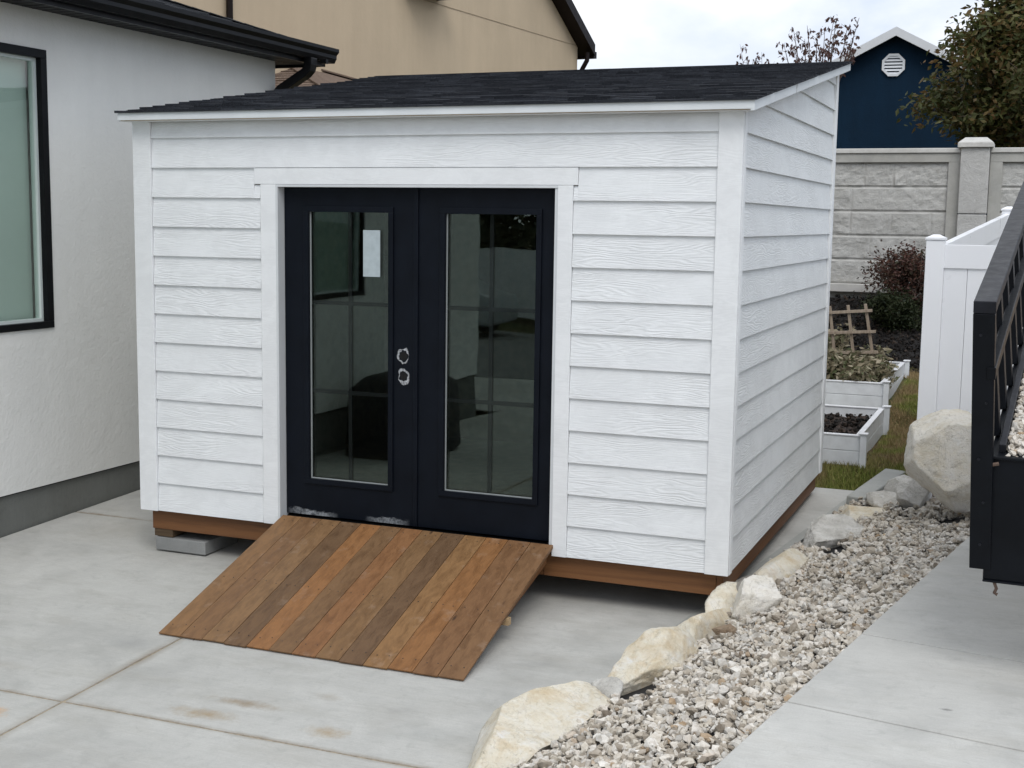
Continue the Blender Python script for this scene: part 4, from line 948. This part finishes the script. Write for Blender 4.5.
def grow(base, top, r0_, nlimb, llen, seed, up=.5, sub=5, start=.35, sublen=.4, inner=3):
    """trunk with limbs and twigs; returns builder and leaf centres"""
    rn = random.Random(seed); mb = MB(); base, top = Vector(base), Vector(top); cs = []
    pts = [base.lerp(top, i/6) + Vector((rn.uniform(-1,1), rn.uniform(-1,1), 0))*r0_*.8*(i > 0) for i in range(7)]
    mb.tube(pts, [r0_*(1-.8*i/6) for i in range(7)], 9)
    for k in range(nlimb):
        t = start + (1-start)*(k+rn.random()*.6)/nlimb; t = min(t, .99); i = min(5, int(t*6)); p = pts[i].lerp(pts[i+1], t*6-i)
        az_ = k*2.4+rn.uniform(-.5, .5); ln = llen*(1.15-.55*t)*rn.uniform(.75, 1.15); d = Vector((math.cos(az_), math.sin(az_), up+rn.uniform(-.2, .3))).normalized()
        lp = [p]; 
        for j in range(5): d = (d+Vector((rn.gauss(0,.12), rn.gauss(0,.12), rn.gauss(.03,.10)))).normalized(); lp.append(lp[-1]+d*ln/5)
        mb.tube(lp, [r0_*.42*(1-.17*j) for j in range(6)], 6)
        for q in range(sub):
            j = rn.randint(1, 5); s = lp[j]; d2 = Vector((rn.gauss(0,1), rn.gauss(0,1), rn.gauss(up*.6,.6))).normalized(); l2 = ln*sublen*rn.uniform(.6, 1.3)
            tp = [s, s+d2*l2*.5+Vector((0,0,rn.uniform(-.04,.04))), s+d2*l2]
            mb.tube(tp, [r0_*.14, r0_*.09, r0_*.03], 4, False)
            for i2 in range(inner+1): cs.append(s+d2*l2*(.3+.7*i2/inner))
        cs.append(lp[-1])
    return mb, cs
def tree(name, base, top, r_, nl, ll, seed, leaf, label, per=30, spread=.2, size=.09, group=None, up=.5, sub=6, start=.35, sublen=.4, inner=3, cat='tree', bark='bark', cname='crown'):
    t = thing(name, base, label, cat, group); mb, cs = grow(base, top, r_, nl, ll, seed, up, sub, start, sublen, inner)
    mb.build('trunk' if cat == 'tree' else 'stems', M[bark], t, smooth=True)
    leafmesh(cname if cat == 'tree' else 'foliage', cs, spread, per, size, M[leaf], t, seed+1)
    return t
tree('autumn_tree', (5.3,15.4,1.3), (5.25,15.3,6.1), .13, 30, 1.75, 5, 'leaf_olive', 'leafy olive and rust coloured tree rising behind the block wall', per=34, spread=.13, size=.125, up=.22, sub=10, start=.40, sublen=.45)
def fan_tree(base, fork, tops, r_, seed, label, nl=9):
    t = thing('sparse_tree', base, label, 'tree', None); rn = random.Random(seed); mb = MB(); cs = []
    mb.tube([base, fork], [r_, r_*.6], 8)
    for (x, z) in tops:
        tp = Vector((x, base[1]+rn.uniform(-.4,.4), z)); f = Vector(fork); mid = f.lerp(tp, .5)+Vector(((tp.x-f.x)*.22, 0, -.05)); P_ = [f, f.lerp(mid, .5), mid, mid.lerp(tp, .5)+Vector((rn.uniform(-.02,.02),0,0)), tp]
        mb.tube(P_, [r_*.35, r_*.28, r_*.2, r_*.14, r_*.06], 5, False)
        for k in range(nl):
            q = rn.uniform(.25, 1); p = P_[2].lerp(tp, q) if rn.random() < .8 else P_[1].lerp(P_[2], q); e_2 = p+Vector((rn.uniform(-.10,.10), rn.uniform(-.1,.1), rn.uniform(-.02,.12)))
            mb.tube([p, e_2], [.005, .003], 4, False); cs.append(e_2)
    mb.build('trunk', M['twig'], t, smooth=True); leafmesh('crown', cs, .022, 5, .085, M['leaf_sparse'], t, seed+1, droop=1.0, aspect=.5)
fan_tree((1.85,16.2,1.3), (1.85,16.2,4.25), [(1.22,5.35),(1.38,5.62),(1.55,5.45),(1.60,5.66),(1.78,5.50),(1.86,5.62),(2.0,5.78),(2.12,5.66),(2.10,5.40),(2.26,5.64),(2.40,5.50),(2.52,5.70),(1.48,5.2),(1.95,5.3),(2.3,5.25)], .06, 9, 'upright tree with sparse purplish leaves beyond the shed roof', 11)
fan_tree((.85,16.0,1.3), (.85,16.0,4.3), [(.53,5.33),(.66,5.12),(.92,5.18),(1.05,5.08)], .03, 13, 'tiny bare treetop poking above the shed roof left of the fuller sparse tree', 7)
tree('shrub', (3.98,11.2,.98), (3.98,11.2,1.55), .03, 18, .68, 17, 'leaf_red', 'reddish brown shrub on the mulch against the block wall', per=11, spread=.07, size=.06, up=.9, sub=8, start=.1, sublen=.45, cat='shrub', bark='twig')
tree('shrub', (3.82,10.75,.85), (3.82,10.75,1.15), .025, 12, .36, 19, 'leaf_dark', 'dark green low shrub in front of the reddish one', per=18, spread=.05, size=.05, up=.7, sub=8, start=.1, sublen=.5, cat='shrub', bark='twig')
# withered plants in the far bed: one thing each
rn = random.Random(31); k = 0
labs = ['withered tomato plant slumped at the right end of the planted bed', 'withered plant with pale curled leaves before the trellis middle', 'withered green-tinged plant at the left foot of the trellis', 'taller half-green withered plant behind the trellis left side', 'low withered plant near the front board of the planted bed', 'withered plant just right of the trellis foot']
for (x, y, h_, r_) in ((3.98,7.35,.20,.16), (3.72,7.15,.26,.2), (3.48,7.2,.30,.2), (3.45,7.9,.5,.2), (3.80,6.95,.16,.15), (3.90,7.75,.26,.17)):
    tree('withered_plant', (x,y,.50), (x,y,.50+h_), .008, 9, r_*1.1, 40+k, 'leaf_dead', labs[k], per=5, spread=.05, size=.085, up=.6, sub=4, start=.2, sublen=.4, cat='plant', bark='grey_wood', group='withered plants in the farther raised bed'); k += 1

# ------------------------------------------------------------------ white vinyl gate / fence
fence = thing('vinyl_fence', (4.86, 2.6, .3), 'white vinyl privacy fence with a stepped slanting panel behind the boulder', 'fence')
def post(x, y, zb, zt, w_=.125):
    mb = MB(); mb.box(x-w_/2, x+w_/2, y-w_/2, y+w_/2, zb, zt); p = mb.build('post', M['vinyl'], fence, bevel=.004)
    mb = MB(); a = w_/2+.008; mb.hexa([(x-a,y-a,zt+.001),(x+a,y-a,zt+.001),(x+a,y+a,zt+.001),(x-a,y+a,zt+.001),(x-a,y-a,zt+.018),(x+a,y-a,zt+.018),(x+a,y+a,zt+.018),(x-a,y+a,zt+.018)])
    mb.hexa([(x-a+.006,y-a+.006,zt+.0185),(x+a-.006,y-a+.006,zt+.0185),(x+a-.006,y+a-.006,zt+.0185),(x-a+.006,y+a-.006,zt+.0185),(x-.02,y-.02,zt+.04),(x+.02,y-.02,zt+.04),(x+.02,y+.02,zt+.04),(x-.02,y+.02,zt+.04)])
    mb.build('post_cap', M['vinyl'], p, bevel=.003)
px, py = 4.855, 2.58; post(px, py, .25, 2.155); post(px+1.9, py-.3, .25, 2.155); post(5.26, 5.8, .25, 2.40); post(5.45, 8.2, .25, 2.40)
def panel(a, b, z0a, z1a, z1b, name='panel'):
    a, b = Vector(a), Vector(b); d = (b-a); n_ = max(1, int(d.length/.152)); s_ = Vector((d.y, -d.x, 0)).normalized(); mb = MB()
    for i in range(n_):
        p = a+d*(i/n_)+d.normalized()*.0015; q = a+d*((i+1)/n_)-d.normalized()*.0015; za, zb = z1a+(z1b-z1a)*i/n_, z1a+(z1b-z1a)*(i+1)/n_
        P = [p-s_*.011, q-s_*.011, q+s_*.011, p+s_*.011]
        mb.hexa([(v.x, v.y, z0a+.10) for v in P] + [(P[0].x,P[0].y,za-.10),(P[1].x,P[1].y,zb-.10),(P[2].x,P[2].y,zb-.10),(P[3].x,P[3].y,za-.10)])
    mb.build(name, M['vinyl'], fence, bevel=.0015)
    for (ha, hb) in ((z1a-.0, z1b-.0), (z0a+.14, z0a+.14)):
        hh = .165 if ha > 1 else .12; P = [a-s_*.025, b-s_*.025, b+s_*.025, a+s_*.025]; mb = MB()
        mb.hexa([(P[0].x,P[0].y,ha-hh),(P[1].x,P[1].y,hb-hh),(P[2].x,P[2].y,hb-hh),(P[3].x,P[3].y,ha-hh),(P[0].x,P[0].y,ha),(P[1].x,P[1].y,hb),(P[2].x,P[2].y,hb),(P[3].x,P[3].y,ha)])
        mb.build('rail', M['vinyl'], fence, bevel=.003)
panel((px+.063,py,0), (px+1.83,py-.29,0), .33, 2.125, 2.125)
panel((px+.03,py+.065,0), (5.25,5.73,0), .33, 2.12, 2.375)
panel((5.26,5.87,0), (5.44,8.13,0), .33, 2.375, 2.375)

# ------------------------------------------------------------------ trailer (tilted, tail down)
tl = thing('trailer', (6.15, 0.2, DZ), 'black steel utility trailer tilted back with gravel on its deck', 'trailer')
d = Vector((.03946, .98192, .18512)).normalized(); s = Vector((1, -.04, 0)); s = (s-d*s.dot(d)).normalized(); n = s.cross(d).normalized()
O = Vector((5.392, -1.60, .83)); LEN = 3.1; WID = 1.5
def B(mb, a, b, c, a2, b2, c2):   # box in trailer frame: along d, s, n
    return mb.obox(O+d*a+s*b+n*c, d*(a2-a), s*(b2-b), n*(c2-c))
mb = MB()   # tail plate, upright channel section
v = Vector((0,0,1)); mb.obox(O, s*WID, d*.03, v*.498); mb.obox(O+v*.4985+d*-.012, s*WID, d*.07, v*.012); mb.obox(O+v*-.008-d*.012, s*WID, d*.07, v*.0075)
mb.build('tail_plate', M['steel'], tl, bevel=.003)
mb = MB(); B(mb, .135, 0, .36, LEN, .05, .498); B(mb, .135, WID-.05, .36, LEN, WID, .498)
for k_ in np.arange(.3, LEN, .45): B(mb, k_, .051, .38, k_+.05, WID-.051, .45)
B(mb, LEN-.05, .051, .36, LEN-.001, WID-.051, .47); mb.build('chassis', M['steel'], tl, bevel=.003)
mb = MB(); nb_ = 9
for i in range(nb_): w_ = (WID-.12)/nb_; B(mb, .14, .06+i*w_+.002, .452, LEN-.06, .06+(i+1)*w_-.002, .482)
mb.build('deck', M['ply'], tl)
Pt = Vector((5.300, -1.70, 1.915)); Pb = Vector((5.338, -1.60, .868)); pd = (Pt-Pb)
mb = MB(); mb.obox(Pb, s*.083, d*.05, pd); mb.build('corner_post', M['steel'], tl, bevel=.003)
for (fr, sx_) in ((.92, .03), (.66, .055), (.44, .03), (.27, .05), (.10, .04)):
    mb = MB(); mb.disc(Pb + pd*fr + s*sx_, -d, .006, .005, 8); mb.build('bolt', M['steel_top'], tl)
mb = MB(); r0__ = Pt+Vector((0,0,.001)); mb.obox(r0__, s*.085, d*(LEN+.35), n*.05); mb.build('top_rail', M['steel_top'], tl, bevel=.004)
mb = MB(); q = Vector((5.362,-1.68,1.655)); mb.obox(q, s*.035, d*(LEN+.2), n*.05); mb.build('middle_rail', M['steel'], tl, bevel=.003)
mb = MB(); q = O+s*.03+n*.500; mb.obox(q+d*.14, s*.026, d*(LEN-.15), n*.035); mb.build('lower_rail', M['steel_top'], tl, bevel=.003)
for k_ in (.36, .72, 1.08, 1.44, 1.80, 2.16, 2.52, 2.88, 3.05):
    base = O + d*k_ + s*.0 + n*.499; topp = Pt + d*k_ + s*.03
    mb = MB(); mb.bar(base, topp, .04, .075, d); mb.build('stake_post', M['steel'], tl, bevel=.002)
mb = MB(); q = O+s*(WID-.09)+n*1.08; mb.obox(q, s*.085, d*(LEN+.35), n*.05); mb.build('top_rail', M['steel_top'], tl, bevel=.004)
for k_ in (.0, .62, 1.24, 1.86, 2.48, 3.05):
    mb = MB(); mb.bar(O+d*k_+s*(WID-.05)+n*.499, O+d*k_+s*(WID-.05)+n*1.079, .035, .05, d); mb.build('stake_post', M['steel'], tl)
mb = MB(); mb.tube([O+Vector((-.028,-.02,.46)), O+Vector((-.0,-.03,.475)), O+Vector((.035,-.02,.482))], .008, 6); mb.build('latch_pin', M['rust'], tl)
mb = MB(); mb.tube([O+Vector((.045,-.0,-.01)), O+Vector((.055,-.0,-.035)), O+Vector((.048,-.0,-.055)), O+Vector((.060,-.0,-.06))], .007, 6); mb.build('hook', M['rust'], tl)
for sd_ in (.50, WID-.50):
    c0 = O+d*2.0+s*sd_; cw = Vector((c0.x, c0.y, DZ+.33))
    mb = MB(); mb.tube([cw-s*.10, cw-s*.095, cw-s*.06, cw+s*.06, cw+s*.095, cw+s*.10], [.24,.30,.33,.33,.30,.24], 28); wh = mb.build('wheel', M['rubber'], tl, smooth=False)
    mb = MB(); mb.tube([cw-s*.105, cw+s*.105], .17, 20); mb.build('rim', M['rim'], wh)
mb = MB(); c0 = O+d*2.0; mb.bar((c0+s*.2+Vector((0,0,0)))*1.0 - Vector((0,0,c0.z-DZ-.33)), (c0+s*(WID-.2)) - Vector((0,0,c0.z-DZ-.33)), .06, .06); mb.bar(c0+s*.35-Vector((0,0,c0.z-DZ-.35)), c0+s*.35+n*.4, .08, .05, d); mb.bar(c0+s*(WID-.35)-Vector((0,0,c0.z-DZ-.35)), c0+s*(WID-.35)+n*.4, .08, .05, d); mb.build('axle', M['steel'], tl)
mb = MB(); a = O+d*LEN+n*.42; tip = O+d*(LEN+1.1)+s*WID/2+n*.42; mb.bar(a+s*.1, tip, .08, .08); mb.bar(a+s*(WID-.1), tip, .08, .08); mb.build('tongue', M['steel'], tl)
mb = MB(); mb.bar(tip-d*.3, Vector((tip.x, tip.y-.3, DZ+.01)), .06, .06, (0,1,0)); mb.box(tip.x-.1, tip.x+.1, tip.y-.4, tip.y-.2, DZ+.001, DZ+.02); mb.build('jack', M['steel'], tl)
rg = np.random.default_rng(91); P = []; S = []
for _ in range(1500):
    a, b = rg.uniform(.1, LEN-.1), .065+abs(rg.normal())*.06
    if b > .3: continue
    P.append(tuple(O+d*a+s*b+n*(.485+rg.uniform(0,.05)*(1-b/.3)))); S.append(rg.uniform(.012,.026))
tag(scatter('loose_gravel', P, S, TM, M['gravel'], 92), 'grey gravel left along the side of the black trailer deck', 'gravel', kind='stuff')

# ------------------------------------------------------------------ seen only as reflections in the door glass
tc_ = thing('added_dark_shape', (-.55,-4.9,g(-4.9)), 'made-up black draped shape added for the dark reflection in the left door glass', 'added shape')
mb = MB(); y_ = -4.9; zb = g(y_)  # invented dark shape, placed so the left door glass reflects something dark
prof_ = [(-.42,.30,0),(-.40,.29,.55),(-.34,.25,.78),(-.20,.2,.88)]
V = []; 
for (hx_, hy_, z_) in [(.42,.72,.02),(.41,.70,.5),(.38,.66,.72),(.25,.50,.84),(.10,.40,.86)]:
    for i in range(24):
        a = 2*math.pi*i/24; cx_, sx_ = math.cos(a), math.sin(a); r_ = 1/max(abs(cx_), abs(sx_))**.7
        wv = 1+.03*math.sin(i*2.6)*(1 if z_ < .6 else .2)
        V.append((-.55+cx_*hx_*r_*wv, y_+sx_*hy_*r_*wv, zb+z_))
F = [(j*24+i, j*24+(i+1) % 24, (j+1)*24+(i+1) % 24, (j+1)*24+i) for j in range(4) for i in range(24)] + [tuple(range(96, 120))]
mb.add(V, F); mb.build('dark_shell', M['dark_shell'], tc_, smooth=True)
for sx_ in (-.3, .3):
    for sy_ in (-.5, .5):
        mb = MB(); mb.tube([(-.55+sx_, y_+sy_, zb+.002), (-.55+sx_, y_+sy_, zb+.3)], .02, 8); mb.build('leg', M['steel'], tc_)
wf = thing('street_fence', (-8,-24,-.35), 'white vinyl fence across the street reflected in the right door glass', 'fence')
for i in range(16):
    x = -30+i*2.4; mb = MB(); mb.box(x, x+.12, -24.06, -23.94, -.4, 1.55); mb.build('post', M['vinyl'], wf)
    mb = MB(); mb.box(x+.121, x+2.399, -24.02, -23.98, -.3, 1.48); mb.build('panel', M['vinyl'], wf)
lb_ = ['dark leafy street tree reflected in the right door glass', 'second dark street tree beyond the white street fence', 'third dark street tree beyond the white street fence']
for i, (x, y) in enumerate(((-9,-27), (-14,-30), (-4.5,-28))):
    tree('street_tree', (x,y,-.4), (x,y,5.5), .2, 16, 2.6, 60+i, 'leaf_dark', lb_[i], per=14, spread=.4, size=.4, up=.4, sub=7, start=.15, sublen=.5)
car = thing('parked_car', (-7.4,-19.4,-.33), 'silver hatchback car parked in the street reflected in the right door glass', 'car')
pr_ = [(-2.1,.28),(-2.12,.62),(-1.95,.85),(-1.1,.95),(-.55,1.38),(.75,1.45),(1.55,1.02),(2.05,.92),(2.12,.55),(2.08,.28)]
mb = MB(); mb.prism([(-7.4+a, -20.25, -.33+b) for a, b in pr_], (0, 1.7, 0)); mb.build('body', M['carpaint'], car, bevel=.08)
mb = MB(); mb.prism([(-7.4+a, -18.549, -.33+b) for a, b in ((-1.0,.98),(-.5,1.32),(.7,1.38),(1.3,1.02))], (0, .004, 0)); mb.build('side_window', M['black'], car)
for a in (-1.35, 1.3):
    for yy in (-20.2, -18.6):
        mb = MB(); mb.tube([(-7.4+a, yy-.09, -.02), (-7.4+a, yy+.09, -.02)], .31, 24); wh = mb.build('wheel', M['rubber'], car)
        mb = MB(); mb.tube([(-7.4+a, yy-.095, -.02), (-7.4+a, yy+.095, -.02)], .19, 16); mb.build('rim', M['rim'], wh)
